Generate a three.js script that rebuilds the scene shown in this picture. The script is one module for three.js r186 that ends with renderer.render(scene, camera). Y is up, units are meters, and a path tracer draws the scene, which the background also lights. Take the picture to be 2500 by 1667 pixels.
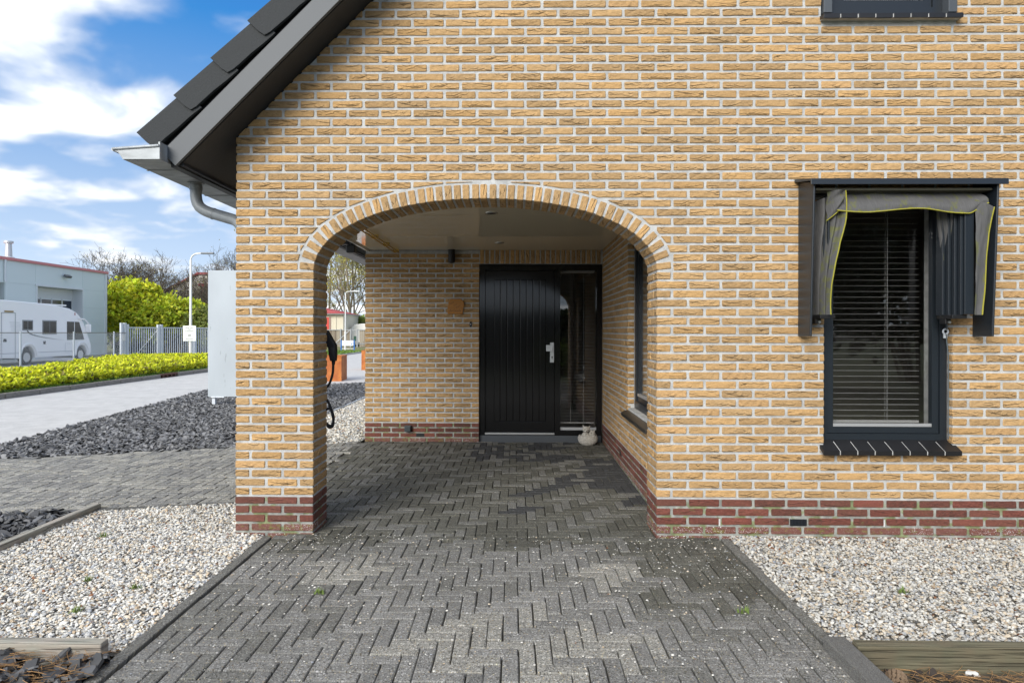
import * as THREE from 'three';
import { mergeGeometries } from 'three/addons/utils/BufferGeometryUtils.js';
import { RoundedBoxGeometry } from 'three/addons/geometries/RoundedBoxGeometry.js';
import { MarchingCubes } from 'three/addons/objects/MarchingCubes.js';

// ------------------------------------------------------------------ camera, exposure, sky, sun
const scene = new THREE.Scene();
const camera = new THREE.PerspectiveCamera(2 * Math.atan(833.5 / 1620) * 180 / Math.PI, 2500 / 1667, 0.05, 600);
camera.position.set(0, 1.38, 4.487);
camera.rotation.order = 'YXZ';
camera.rotation.set(0, 0.0159, 0.002);
camera.setViewOffset(2500, 1667, 18, 24.5, 2500, 1667);
const renderer = new THREE.WebGLRenderer({ antialias: true });
renderer.setSize(1024, 682);
renderer.toneMapping = THREE.LinearToneMapping;
renderer.toneMappingExposure = 1.5;
renderer.shadowMap.enabled = true;

const V3 = (x, y, z) => new THREE.Vector3(x, y, z);
function rng(seed) { let a = seed >>> 0; return () => { a = (a + 0x6D2B79F5) | 0; let t = Math.imul(a ^ (a >>> 15), 1 | a); t = (t + Math.imul(t ^ (t >>> 7), 61 | t)) ^ t; return ((t ^ (t >>> 14)) >>> 0) / 4294967296; }; }
const smooth = (a, b, x) => { const t = Math.min(1, Math.max(0, (x - a) / (b - a))); return t * t * (3 - 2 * t); };
const lerp = (a, b, t) => a + (b - a) * t;
function hash3(x, y, z) { let h = Math.imul(x, 374761393) ^ Math.imul(y, 668265263) ^ Math.imul(z, 2147483647 - 61); h = Math.imul(h ^ (h >>> 13), 1274126177); return ((h ^ (h >>> 16)) >>> 0) / 4294967296; }
function vnoise(x, y, z) {
  const xi = Math.floor(x), yi = Math.floor(y), zi = Math.floor(z), f = t => t * t * (3 - 2 * t);
  const u = f(x - xi), v = f(y - yi), w = f(z - zi), n = (i, j, k) => hash3(xi + i, yi + j, zi + k);
  return lerp(lerp(lerp(n(0, 0, 0), n(1, 0, 0), u), lerp(n(0, 1, 0), n(1, 1, 0), u), v), lerp(lerp(n(0, 0, 1), n(1, 0, 1), u), lerp(n(0, 1, 1), n(1, 1, 1), u), v), w);
}
function fbm(x, y, z, o = 4) { let s = 0, a = 0.5, t = 0; for (let i = 0; i < o; i++) { s += a * vnoise(x, y, z); t += a; a *= 0.5; x = x * 2.03 + 17.1; y = y * 2.03 + 5.3; z = z * 2.03 + 9.7; } return s / t; }

// partly clouded sky: a layer of broken cloud seen in perspective over a blue dome, veiled sun behind the camera
const sunDir = V3(-0.41, 0.44, 0.80).normalize();
{
  const W = 4096, H = 2048, d = new Float32Array(W * H * 4);
  for (let j = 0; j < H; j++) for (let i = 0; i < W; i++) {
    const th = ((j + 0.5) / H - 0.5) * Math.PI, ph = ((i + 0.5) / W - 0.5) * 2 * Math.PI;
    const x = Math.cos(th) * Math.cos(ph), y = Math.sin(th), z = Math.cos(th) * Math.sin(ph);
    const k = (j * W + i) * 4, e = Math.max(0, y);
    if (y < -0.12) { d[k] = 0.2; d[k + 1] = 0.2; d[k + 2] = 0.19; d[k + 3] = 1; continue; }
    // clear air: deep blue above, pale at the horizon
    const up = Math.pow(e, 0.62);
    let r = lerp(0.60, 0.036, Math.min(1, up * 1.75)), g = lerp(0.70, 0.142, Math.min(1, up * 1.6)), b = lerp(0.78, 0.41, Math.min(1, up * 1.4));
    // cloud layer
    const q = 1 / (e + 0.12), cx = x * q, cz = z * q;
    const wx = fbm(cx * 1.3 + 26.0, cz * 1.3 + 19.3, 2.2, 4) - 0.5, wz = fbm(cx * 1.3 + 22.9, cz * 1.3 + 27.7, 6.2, 4) - 0.5;
    const big = fbm(cx * 0.62 + 27.25, cz * 0.62 + 20.55, 1.3, 3);
    const n = fbm(cx * 3.8 + wx * 1.9 + 24.6, cz * 3.8 + wz * 1.9 + 19.7, 0.7, 8);
    const cover = n * 0.62 + big * 0.55;
    let c = smooth(0.515, 0.77, cover + 0.04 * smooth(0.30, 0.02, e) + 0.07 * smooth(0.5, 0.8, e));
    const glow = Math.max(0, x * sunDir.x + y * sunDir.y + z * sunDir.z);
    const bright = 0.70 + 0.32 * smooth(0.56, 0.82, cover) + 1.3 * Math.pow(glow, 4);
    c = Math.max(c, 0.12 * smooth(0.3, 0.0, e)) * 0.98;
    r = lerp(r, bright * 0.98, c); g = lerp(g, bright, c); b = lerp(b, bright * 1.03, c);
    const veil = 1.3 * Math.pow(glow, 14); r += veil; g += veil * 0.97; b += veil * 0.9;
    if (y < 0) { const t = smooth(0, -0.12, y); r = lerp(r, 0.2, t); g = lerp(g, 0.2, t); b = lerp(b, 0.19, t); }
    d[k] = r; d[k + 1] = g; d[k + 2] = b; d[k + 3] = 1;
  }
  const t = new THREE.DataTexture(d, W, H, THREE.RGBAFormat, THREE.FloatType);
  t.mapping = THREE.EquirectangularReflectionMapping; t.magFilter = THREE.LinearFilter; t.minFilter = THREE.LinearFilter; t.wrapS = THREE.RepeatWrapping; t.needsUpdate = true;
  scene.background = t; scene.environment = t;
}
const sun = new THREE.DirectionalLight(new THREE.Color(1, 0.945, 0.85), 2.1);
sun.position.copy(sunDir).multiplyScalar(60); sun.target.position.set(0, 0, 0);
sun.castShadow = true; sun.shadow.radius = 64; sun.shadow.mapSize.set(4096, 4096);
Object.assign(sun.shadow.camera, { left: -40, right: 40, top: 40, bottom: -40, near: 1, far: 160 });
scene.add(sun, sun.target);

// ------------------------------------------------------------------ helpers
const names = {};
const numbered = n => { names[n] = (names[n] ?? -1) + 1; return names[n] ? `${n}_${String(names[n]).padStart(3, '0')}` : n; };
function tag(o, label, category, group, kind) { o.userData.label = label; if (category) o.userData.category = category; if (group) o.userData.group = group; if (kind) o.userData.kind = kind; return o; }
function thing(name, label, category, [x, y, z] = [0, 0, 0], turn = 0, group) {
  const o = new THREE.Group(); o.name = numbered(name); o.position.set(x, y, z); o.rotation.y = turn; scene.add(o);
  return tag(o, label, category, group);
}
function part(name, geo, mat, parent = scene) {
  const m = new THREE.Mesh(geo, mat); m.name = parent === scene ? numbered(name) : name; m.castShadow = m.receiveShadow = true; parent.add(m); return m;
}
function struct(name, geo, mat) { const m = part(name, geo, mat); m.userData.kind = 'structure'; return m; }
const C3 = (r, g, b) => new THREE.Color().setRGB(r, g, b);
function mat(rgb, roughness = 0.8, more = {}) { return new THREE.MeshStandardMaterial({ color: C3(...rgb), roughness, metalness: 0, side: THREE.DoubleSide, ...more }); }
function phys(rgb, roughness = 0.5, more = {}) { return new THREE.MeshPhysicalMaterial({ color: C3(...rgb), roughness, metalness: 0, side: THREE.DoubleSide, ...more }); }
const s8 = v => { v = Math.min(1, Math.max(0, v)); return Math.round(255 * (v <= 0.0031308 ? v * 12.92 : 1.055 * Math.pow(v, 1 / 2.4) - 0.055)); };
function tex(W, H, fn, srgb, repeat) {       // fn(i, j) gives linear [r, g, b] for a colour map, a number 0..1 for a height map
  const d = new Uint8Array(W * H * 4);
  for (let j = 0; j < H; j++) for (let i = 0; i < W; i++) {
    const v = fn(i, j), k = (j * W + i) * 4;
    if (srgb) { d[k] = s8(v[0]); d[k + 1] = s8(v[1]); d[k + 2] = s8(v[2]); } else { d[k] = d[k + 1] = d[k + 2] = Math.max(0, Math.min(255, Math.round(v * 255))); }
    d[k + 3] = 255;
  }
  const t = new THREE.DataTexture(d, W, H); t.magFilter = THREE.LinearFilter; t.minFilter = THREE.LinearMipmapLinearFilter; t.generateMipmaps = true;
  t.wrapS = t.wrapT = THREE.RepeatWrapping; if (srgb) t.colorSpace = THREE.SRGBColorSpace; if (repeat) t.repeat.set(...repeat); t.needsUpdate = true; return t;
}
class GB {                                    // geometry builder: flat or smooth triangles with uv and vertex colours
  constructor() { this.p = []; this.n = []; this.u = []; this.c = []; this.m = null; this.col = null; }
  v(p, n, u) {
    let a = p, b = n; if (this.m) { a = p.clone().applyMatrix4(this.m); b = n.clone().transformDirection(this.m); }
    this.p.push(a.x, a.y, a.z); this.n.push(b.x, b.y, b.z); this.u.push(u ? u[0] : a.x, u ? u[1] : a.y); if (this.col) this.c.push(this.col[0], this.col[1], this.col[2]);
  }
  tri(a, b, c, ua, ub, uc, na, nb, nc) {
    const n = na ? null : b.clone().sub(a).cross(c.clone().sub(a)).normalize();
    this.v(a, na || n, ua); this.v(b, nb || n, ub); this.v(c, nc || n, uc); return this;
  }
  quad(a, b, c, d, ua, ub, uc, ud) { this.tri(a, b, c, ua, ub, uc); this.tri(a, c, d, ua, uc, ud); return this; }
  box(x0, y0, z0, x1, y1, z1, s = 1) {        // uv in metres on every face
    const P = (x, y, z) => V3(x, y, z), q = (a, b, c, d, w, h, o) => this.quad(a, b, c, d, [o, o], [o + w * s, o], [o + w * s, o + h * s], [o, o + h * s]);
    const X = x1 - x0, Y = y1 - y0, Z = z1 - z0, o = x0 * 0.37 + y0 * 0.71 + z0 * 0.53;
    q(P(x0, y0, z1), P(x1, y0, z1), P(x1, y1, z1), P(x0, y1, z1), X, Y, o); q(P(x1, y0, z0), P(x0, y0, z0), P(x0, y1, z0), P(x1, y1, z0), X, Y, o);
    q(P(x1, y0, z1), P(x1, y0, z0), P(x1, y1, z0), P(x1, y1, z1), Z, Y, o); q(P(x0, y0, z0), P(x0, y0, z1), P(x0, y1, z1), P(x0, y1, z0), Z, Y, o);
    q(P(x0, y1, z1), P(x1, y1, z1), P(x1, y1, z0), P(x0, y1, z0), X, Z, o); q(P(x0, y0, z0), P(x1, y0, z0), P(x1, y0, z1), P(x0, y0, z1), X, Z, o);
    return this;
  }
  rod(a, b, r0, r1 = r0, n = 6, caps = false) {
    const d = b.clone().sub(a), L = d.length(); if (L < 1e-6) return this; d.divideScalar(L);
    const s = Math.abs(d.y) < 0.9 ? V3(0, 1, 0) : V3(1, 0, 0), e = s.cross(d).normalize(), f = d.clone().cross(e);
    const ring = [];
    for (let i = 0; i <= n; i++) { const t = i / n * Math.PI * 2, w = e.clone().multiplyScalar(Math.cos(t)).addScaledVector(f, Math.sin(t)); ring.push(w); }
    for (let i = 0; i < n; i++) {
      const w0 = ring[i], w1 = ring[i + 1], A = a.clone().addScaledVector(w0, r0), B = a.clone().addScaledVector(w1, r0), Cc = b.clone().addScaledVector(w1, r1), Dd = b.clone().addScaledVector(w0, r1), q = r0 * 6.28 / n;
      this.tri(A, B, Cc, [i * q, 0], [i * q + q, 0], [i * q + q, L], w0, w1, w1); this.tri(A, Cc, Dd, [i * q, 0], [i * q + q, L], [i * q, L], w0, w1, w0);
      if (caps) { this.tri(a, B, A); this.tri(b, Dd, Cc); }
    }
    return this;
  }
  path(pts, r, n = 8) { for (let i = 0; i + 1 < pts.length; i++) this.rod(pts[i], pts[i + 1], Array.isArray(r) ? r[i] : r, Array.isArray(r) ? r[i + 1] : r, n); return this; }
  geo() {
    const g = new THREE.BufferGeometry(); g.setAttribute('position', new THREE.Float32BufferAttribute(this.p, 3)); g.setAttribute('normal', new THREE.Float32BufferAttribute(this.n, 3)); g.setAttribute('uv', new THREE.Float32BufferAttribute(this.u, 2));
    if (this.c.length) g.setAttribute('color', new THREE.Float32BufferAttribute(this.c, 3)); return g;
  }
}
const boxG = (x0, y0, z0, x1, y1, z1) => new GB().box(x0, y0, z0, x1, y1, z1).geo();
function rbox(x0, y0, z0, x1, y1, z1, r = 0.004) { const g = new RoundedBoxGeometry(x1 - x0, y1 - y0, z1 - z0, 2, r); g.translate((x0 + x1) / 2, (y0 + y1) / 2, (z0 + z1) / 2); return g; }
function extrude(pts, depth, holes = [], bevel = 0) {   // outline in xy, pushed along +z
  const s = new THREE.Shape(pts.map(p => new THREE.Vector2(p[0], p[1])));
  for (const h of holes) s.holes.push(new THREE.Path(h.map(p => new THREE.Vector2(p[0], p[1]))));
  return new THREE.ExtrudeGeometry(s, { depth, bevelEnabled: bevel > 0, bevelSize: bevel, bevelThickness: bevel, bevelSegments: 2, curveSegments: 24 });
}
const clean = g => { const h = g.index ? g.toNonIndexed() : g; for (const k of Object.keys(h.attributes)) if (!['position', 'normal', 'uv'].includes(k)) h.deleteAttribute(k); return h; };
const merged = a => mergeGeometries(a.map(clean));
const tube = (pts, r, seg = 40, n = 10) => clean(new THREE.TubeGeometry(new THREE.CatmullRomCurve3(pts.map(p => V3(...p))), seg, r, n));

// ------------------------------------------------------------------ surfaces
// hand-moulded brick: 64 faces in one atlas, folds and creases as relief only
const CW = 256, CH = 64, brickH = new Float32Array(1024 * 1024), brickN = new Float32Array(1024 * 1024), brickTone = [];
{
  const R = rng(11);
  for (let cell = 0; cell < 64; cell++) {
    const ox = (cell % 4) * CW, oy = Math.floor(cell / 4) * CH, cr = [];
    const nc = R() < 0.25 ? 1 : 3 + Math.floor(R() * 6);
    for (let i = 0; i < nc; i++) {
      const xc = R() * CW, half = 18 + R() * R() * 90, y0 = 4 + Math.pow(R(), 1.5) * 46, smile = (R() < 0.75 ? 1 : -0.5) * (4 + R() * 16);
      cr.push({ xc, half, y0, smile, slope: (R() - 0.5) * 0.35, a: 0.35 + R() * 0.65, w: 3 + R() * 4, ph: R() * 10 });
    }
    brickTone.push([R(), R(), R()]);
    for (let j = 0; j < CH; j++) for (let i = 0; i < CW; i++) {
      let h = 0.5 + (fbm(i / 34, j / 20, cell * 3.7, 3) - 0.5) * 0.42 + (fbm(i / 5, j / 4, cell * 1.3, 2) - 0.5) * 0.05;
      for (const c of cr) {
        const t = (i - c.xc) / c.half; if (Math.abs(t) > 1) continue;
        const yc = c.y0 + c.smile * t * t + c.slope * (i - c.xc) + (vnoise(i / 9, c.ph, cell) - 0.5) * 5, dd = j - yc, f = (1 - t * t);
        const e = 2.2; h += 0.42 * c.a * f * (dd > e ? Math.exp((e - dd) / c.w) : dd < -e ? -Math.exp((dd + e) / (c.w * 0.5)) : dd / e);
      }
      const k = (oy + j) * 1024 + ox + i; brickH[k] = h; brickN[k] = fbm(i / 14, j / 9, cell * 5.1, 4);
    }
  }
}
const T = {};
T.brickBump = tex(1024, 1024, (i, j) => brickH[j * 1024 + i] * 0.8 + 0.05);
T.brick = tex(1024, 1024, (i, j) => {
  const cell = Math.floor(j / CH) * 4 + Math.floor(i / CW), t = brickTone[cell], n = brickN[j * 1024 + i];
  const warm = t[0], l = 0.82 + t[1] * 0.30 + (n - 0.5) * 0.5 + (hash3(i, j, 3) - 0.5) * 0.10, pit = hash3(i >> 1, j >> 1, 8) > 0.9985 ? 0.35 : 1;
  const base = t[2] > 0.93 ? [0.44, 0.27, 0.12] : [lerp(0.405, 0.435, warm), lerp(0.262, 0.264, warm), lerp(0.124, 0.108, warm)];
  return base.map(v => v * l * pit);
}, true);
T.brickRed = tex(1024, 1024, (i, j) => {
  const cell = Math.floor(j / CH) * 4 + Math.floor(i / CW), t = brickTone[cell], n = brickN[j * 1024 + i];
  const l = 0.65 + t[1] * 0.45 + (n - 0.5) * 0.9; const speck = hash3(i, j, 91) > 0.9988 ? 1 : 0;
  const m = smooth(0.58, 0.74, fbm(i / 40, j / 22, cell * 2.1, 3)) * (t[2] > 0.7 ? 0.55 : 0.1);   // thin algae film on some bricks
  return [lerp(lerp(0.135, 0.17, t[0]) * l, 0.12, m), lerp(0.050 * l, 0.105, m), lerp(0.034 * l, 0.033, m)].map(v => lerp(v, 0.65, speck));
}, true);
T.lime = tex(1024, 1024, (i, j) => {       // lowest bricks: white lime and snail specks, algae
  const n = brickN[j * 1024 + i], cell = Math.floor(j / CH) * 4 + Math.floor(i / CW), sp = fbm(i / 3.2, j / 3.2, cell, 2) + (n - 0.5) * 0.35 > 0.73 ? 1 : 0, m = smooth(0.52, 0.8, fbm(i / 30, j / 18, cell + 7, 3));
  return [lerp(0.15, 0.15, m), lerp(0.06, 0.12, m), lerp(0.045, 0.03, m)].map(v => lerp(v * (0.7 + n * 0.6), 0.62, sp * (brickTone[cell][0] > 0.35 ? 1 : 0.2)));
}, true);
T.mortar = tex(512, 512, (i, j) => { const l = 0.86 + (fbm(i / 40, j / 40, 4, 4) - 0.5) * 0.5 + (hash3(i, j, 5) - 0.5) * 0.16; return [0.53 * l, 0.535 * l, 0.525 * l]; }, true, [2, 2]);
T.mortarBump = tex(512, 512, (i, j) => fbm(i / 6, j / 4, 9, 3) * 0.7 + hash3(i, j, 6) * 0.3, false, [2, 2]);
T.greyMortar = tex(512, 512, (i, j) => { const l = 0.8 + (fbm(i / 30, j / 30, 14, 4) - 0.5) * 0.7 + (hash3(i, j, 5) - 0.5) * 0.2, m = smooth(0.5, 0.7, fbm(i / 60, j / 40, 24, 3)); return [lerp(0.36, 0.24, m) * l, lerp(0.37, 0.27, m) * l, lerp(0.34, 0.14, m) * l]; }, true, [2, 2]);
{ // washed concrete with visible aggregate
  const N = 1024, a = new Float32Array(N * N * 3), h = new Float32Array(N * N), R = rng(77);
  for (let k = 0; k < N * N; k++) { const l = 0.40 + R() * 0.12; a[3 * k] = l; a[3 * k + 1] = l * 0.99; a[3 * k + 2] = l * 0.95; h[k] = 0.35 + R() * 0.12; }
  for (let s = 0; s < 42000; s++) {
    const x = R() * N, y = R() * N, r = 1.0 + R() * R() * 4.2, t = R(), l = t < 0.45 ? 0.14 + R() * 0.14 : t < 0.78 ? 0.48 + R() * 0.25 : 0.75 + R() * 0.45, o = R() < 0.12 ? [1.1, 0.92, 0.66] : [1, 1, 0.98];
    for (let j = -5; j <= 5; j++) for (let i = -5; i <= 5; i++) if (i * i + j * j < r * r) { const k = ((Math.floor(y) + j + N) % N) * N + (Math.floor(x) + i + N) % N; a[3 * k] = l * o[0]; a[3 * k + 1] = l * o[1]; a[3 * k + 2] = l * o[2]; h[k] = 0.5 + l * 0.4; }
  }
  T.paver = tex(N, N, (i, j) => { const k = 3 * (j * N + i), f = 0.85 + 0.3 * fbm(i / 90, j / 90, 3, 3); return [a[k] * f, a[k + 1] * f, a[k + 2] * f]; }, true);
  T.paverBump = tex(N, N, (i, j) => h[j * N + i]);
}
T.wood = tex(512, 512, (i, j) => { const g = fbm(i / 90, j / 4.5, 1, 5), k = fbm(i / 30, j / 30, 7, 3), cr = smooth(0.64, 0.72, fbm(i / 160, j / 2.6, 12, 3)); const l = (0.62 + g * 0.75) * (1 - 0.45 * cr); return [0.33 * l * (0.9 + 0.2 * k), 0.305 * l, 0.255 * l]; }, true);
T.woodBump = tex(512, 512, (i, j) => fbm(i / 90, j / 4.5, 1, 5) - 0.6 * smooth(0.64, 0.72, fbm(i / 160, j / 2.6, 12, 3)) + 0.2);
T.asphalt = tex(512, 512, (i, j) => { const l = 0.85 + (fbm(i / 40, j / 40, 3, 4) - 0.5) * 0.25 + (hash3(i, j, 2) - 0.5) * 0.4; return [0.58 * l, 0.57 * l, 0.545 * l]; }, true, [0.5, 0.5]);
T.grain = tex(512, 512, (i, j) => fbm(i / 8, j / 8, 2, 4));
T.fabric = tex(512, 512, (i, j) => { const w = ((i >> 1) & 1) ^ ((j >> 1) & 1) ? 0.06 : -0.06, st = (fbm(i / 3, j / 60, 5, 3) - 0.5) * 0.5, al = smooth(0.56, 0.72, fbm(i / 46, j / 60, 31, 4)); const l = 0.9 + w + st; return [lerp(0.105, 0.125, al) * l, lerp(0.104, 0.13, al) * l, lerp(0.104, 0.06, al) * l]; }, true);
T.zinc = tex(512, 512, (i, j) => { const l = 0.78 + (fbm(i / 60, j / 24, 6, 5) - 0.5) * 0.75; return [0.38 * l, 0.41 * l, 0.43 * l]; }, true);
T.rust = tex(512, 512, (i, j) => { const n = fbm(i / 50, j / 50, 6, 5), l = 0.7 + n * 0.6 + (hash3(i, j, 1) - 0.5) * 0.15; return [0.42 * l, lerp(0.11, 0.16, n) * l, 0.035 * l]; }, true);
T.slateT = tex(256, 256, (i, j) => { const l = 0.65 + fbm(i / 26, j / 10, 6, 4) * 0.7; return [0.085 * l, 0.09 * l, 0.098 * l]; }, true);
const rep = (t, x, y) => { const c = t.clone(); c.repeat.set(x, y); c.needsUpdate = true; return c; };

const M = {
  brick: new THREE.MeshStandardMaterial({ map: T.brick, bumpMap: T.brickBump, bumpScale: 0.027, roughness: 0.92, side: THREE.DoubleSide }),
  red: new THREE.MeshStandardMaterial({ map: T.brickRed, bumpMap: T.brickBump, bumpScale: 0.008, roughness: 0.85, side: THREE.DoubleSide }),
  lime: new THREE.MeshStandardMaterial({ map: T.lime, bumpMap: T.brickBump, bumpScale: 0.008, roughness: 0.9, side: THREE.DoubleSide }),
  mortar: new THREE.MeshStandardMaterial({ map: T.mortar, bumpMap: T.mortarBump, bumpScale: 0.004, roughness: 0.95, side: THREE.DoubleSide }),
  greyMortar: new THREE.MeshStandardMaterial({ map: T.greyMortar, bumpMap: T.mortarBump, bumpScale: 0.004, roughness: 0.95, side: THREE.DoubleSide }),
  anthracite: phys([0.013, 0.018, 0.024], 0.38),
  anthraciteFlat: mat([0.022, 0.024, 0.027], 0.55, { bumpMap: T.grain, bumpScale: 0.0006 }),
  fascia: phys([0.062, 0.072, 0.083], 0.5),
  black: phys([0.010, 0.010, 0.011], 0.42),
  door: phys([0.0035, 0.0035, 0.004], 0.4, { specularIntensity: 0.25, clearcoat: 0.75, clearcoatRoughness: 0.1, bumpMap: rep(T.grain, 3, 3), bumpScale: 0.00015 }),
  rubber: mat([0.012, 0.012, 0.013], 0.6),
  steel: mat([0.62, 0.63, 0.62], 0.34, { metalness: 0.85 }),
  alu: mat([0.55, 0.56, 0.57], 0.4, { metalness: 0.6 }),
  brass: mat([0.62, 0.42, 0.12], 0.32, { metalness: 0.9 }),
  glass: phys([1, 1, 1], 0.0, { transmission: 1, thickness: 0, ior: 1.5 }),
  zinc: mat([1, 1, 1], 0.45, { map: T.zinc, metalness: 0.15 }),
  tile: mat([0.032, 0.035, 0.037], 0.85, { bumpMap: rep(T.grain, 2, 2), bumpScale: 0.0012 }),
  slateStone: mat([1, 1, 1], 0.62, { map: T.slateT }),
  white: phys([0.72, 0.72, 0.70], 0.35),
  wood: new THREE.MeshStandardMaterial({ map: T.wood, bumpMap: T.woodBump, bumpScale: 0.006, roughness: 0.9, side: THREE.DoubleSide }),
  fabric: mat([1, 1, 1], 0.95, { map: T.fabric }),
  galv: mat([0.58, 0.62, 0.66], 0.5, { metalness: 0.1 }),
  rust: mat([1, 1, 1], 0.85, { map: T.rust, bumpMap: T.grain, bumpScale: 0.002 }),
};
// ------------------------------------------------------------------ brickwork
const PITCH = 0.22, BL = 0.2015, CRS = 0.0612, BED = 0.0160, BHt = CRS - BED, PT = 0.25, XL = -1.905, JL = -1.371, JR = 0.955, WALL = 0.327, BACK = -3.65, SIDE = 1.067, CEIL = 2.376;
const RB = rng(2024);
function outline(L, H, R, rough = 1) {
  const P = [], j = k => (R() - 0.5) * 0.0042 * rough * k, x = L / 2, y = H / 2, c = 0.0028 + R() * 0.003, n = L > 0.13 ? 4 : 2;
  const run = (ax, ay, bx, by, m) => { P.push([ax, ay]); for (let i = 1; i < m; i++) { const t = i / m; P.push([lerp(ax, bx, t) + (ay === by ? 0 : j(1)), lerp(ay, by, t) + (ay === by ? j(1) : 0)]); } P.push([bx, by]); };
  run(-x + c, -y + j(0.7), x - c, -y + j(0.7), n); run(x + j(0.8), -y + c, x + j(0.8), y - c, 1); run(x - c, y + j(0.6), -x + c, y + j(0.6), n); run(-x + j(0.8), y - c, -x + j(0.8), -y + c, 1);
  return P;
}
function clipPoly(P, nx, ny, d) {              // keeps nx x + ny y >= d
  const out = [];
  for (let i = 0; i < P.length; i++) {
    const a = P[i], b = P[(i + 1) % P.length], da = nx * a[0] + ny * a[1] - d, db = nx * b[0] + ny * b[1] - d;
    if (da >= 0) out.push(a); if ((da >= 0) !== (db >= 0)) { const t = da / (da - db); out.push([lerp(a[0], b[0], t), lerp(a[1], b[1], t)]); }
  }
  return out;
}
const area = P => { let s = 0; for (let i = 0; i < P.length; i++) { const a = P[i], b = P[(i + 1) % P.length]; s += a[0] * b[1] - b[0] * a[1]; } return s / 2; };
function addBrick(gb, P, L, H, cell, R, m, deep = 0.03) {   // P: outline in the brick's own plane, front face on z = 0
  gb.m = m; const cu = (cell % 4) / 4, cv = Math.floor(cell / 4) / 16;
  const uv = p => [cu + (0.03 + 0.94 * Math.min(1, Math.max(0, (p.x + L / 2) / Math.max(L, 0.205)))) / 4, cv + (0.06 + 0.88 * Math.min(1, Math.max(0, (p.y + H / 2) / Math.max(H, 0.046)))) / 16];
  let cx = 0, cy = 0; for (const p of P) { cx += p[0]; cy += p[1]; } cx /= P.length; cy /= P.length;
  const tx = (R() - 0.5) * 0.012, ty = (R() - 0.5) * 0.02, out = (R() - 0.5) * 0.002, c = V3(cx, cy, out + 0.0008);
  const A = P.map(p => V3(p[0], p[1], -0.0035 + out)), B = P.map(p => { const dx = cx - p[0], dy = cy - p[1], l = Math.hypot(dx, dy), k = Math.min(0.4, 0.0038 / l); return V3(p[0] + dx * k, p[1] + dy * k, out + tx * (p[0] - cx) + ty * (p[1] - cy)); }), D = P.map(p => V3(p[0], p[1], -deep));
  for (let i = 0; i < P.length; i++) {
    const k = (i + 1) % P.length;
    gb.tri(c, B[i], B[k], uv(c), uv(B[i]), uv(B[k]));
    gb.quad(A[i], A[k], B[k], B[i], uv(A[i]), uv(A[k]), uv(B[k]), uv(B[i]));
    gb.quad(D[i], D[k], A[k], A[i], uv(A[i]), uv(A[k]), uv(A[k]), uv(A[i]));
  }
  gb.m = null;
}
const stretcher = [], R24 = rng(5);
for (let k = 0; k < 32; k++) { const g = new GB(); addBrick(g, outline(BL, BHt, R24), BL, BHt, (k * 2 + 1) % 64, R24, new THREE.Matrix4()); stretcher.push(g.geo()); }
// arch: flattened oval between the jambs
const AX = (JL + JR) / 2, AA = (JR - JL) / 2, AY = 1.786, AB = 0.492, PW = 2.08, arc = [];
for (let i = 0; i <= 600; i++) { const t = Math.PI * (1 - i / 600), c = Math.cos(t), s = Math.sin(t); arc.push([AX + AA * Math.sign(c) * Math.pow(Math.abs(c), 2 / PW), AY + AB * Math.pow(Math.abs(s), 2 / PW)]); }
const arcN = arc.map((p, i) => { const a = arc[Math.max(0, i - 2)], b = arc[Math.min(600, i + 2)], dx = b[0] - a[0], dy = b[1] - a[1], l = Math.hypot(dx, dy); return [-dy / l, dx / l]; });
const arcOff = o => arc.map((p, i) => [p[0] + arcN[i][0] * o, p[1] + arcN[i][1] * o]);
const outer = arcOff(0.114);
const GABLE = 4.606;                            // soffit line: y = x + GABLE
const WIN = { x0: 2.08, x1: 2.93, y0: 0.585, y1: 2.33 }, UPW = { x0: 2.058, x1: 2.948, y0: 3.475, y1: 4.92 };
const XR = 4.7, YT = 5.1;
const wallX = (n, k) => (((n % 2) + 2) % 2 ? XL + k * PITCH : XL - 0.108 + k * PITCH);

const house = thing('brick_house', 'yellow brick house with arched porch and slate grey roof verge', 'house');
const frontWall = part('front_wall', (() => {
  const i = 0.006, o = [[XL + i, PT + 0.001], [JL - i, PT + 0.001], [JL - i, AY], ...arcOff(i).slice(1, -1).filter((_, k) => k % 6 === 0), [JR + i, AY], [JR + i, PT + 0.001], [5.69, PT + 0.001], [5.69, 2.70], [1.9, 6.49], [XL + i, 2.695]];
  const hole = w => [[w.x0 - 0.006, w.y0], [w.x1 + 0.006, w.y0], [w.x1 + 0.006, w.y1], [w.x0 - 0.006, w.y1]];
  return extrude(o, WALL - 0.012, [hole(WIN), hole(UPW)]).translate(0, 0, -WALL + 0.006);
})(), M.mortar, house);
tag(frontWall, 'yellow brick gable wall with light grey joints');
const faces = { '+z': (x, y, z) => new THREE.Matrix4().makeTranslation(x, y, z), '-x': (x, y, z) => new THREE.Matrix4().makeRotationY(-Math.PI / 2).setPosition(x, y, z), '+x': (x, y, z) => new THREE.Matrix4().makeRotationY(Math.PI / 2).setPosition(x, y, z) };
const pickBrick = (parent, face, x, y, z, material, R, name = 'brick') => { const m = part(name, stretcher[Math.floor(R() * 32)], material, parent); m.applyMatrix4(faces[face](x, y, z)); m.rotateZ((R() - 0.5) * 0.006); return m; };
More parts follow.
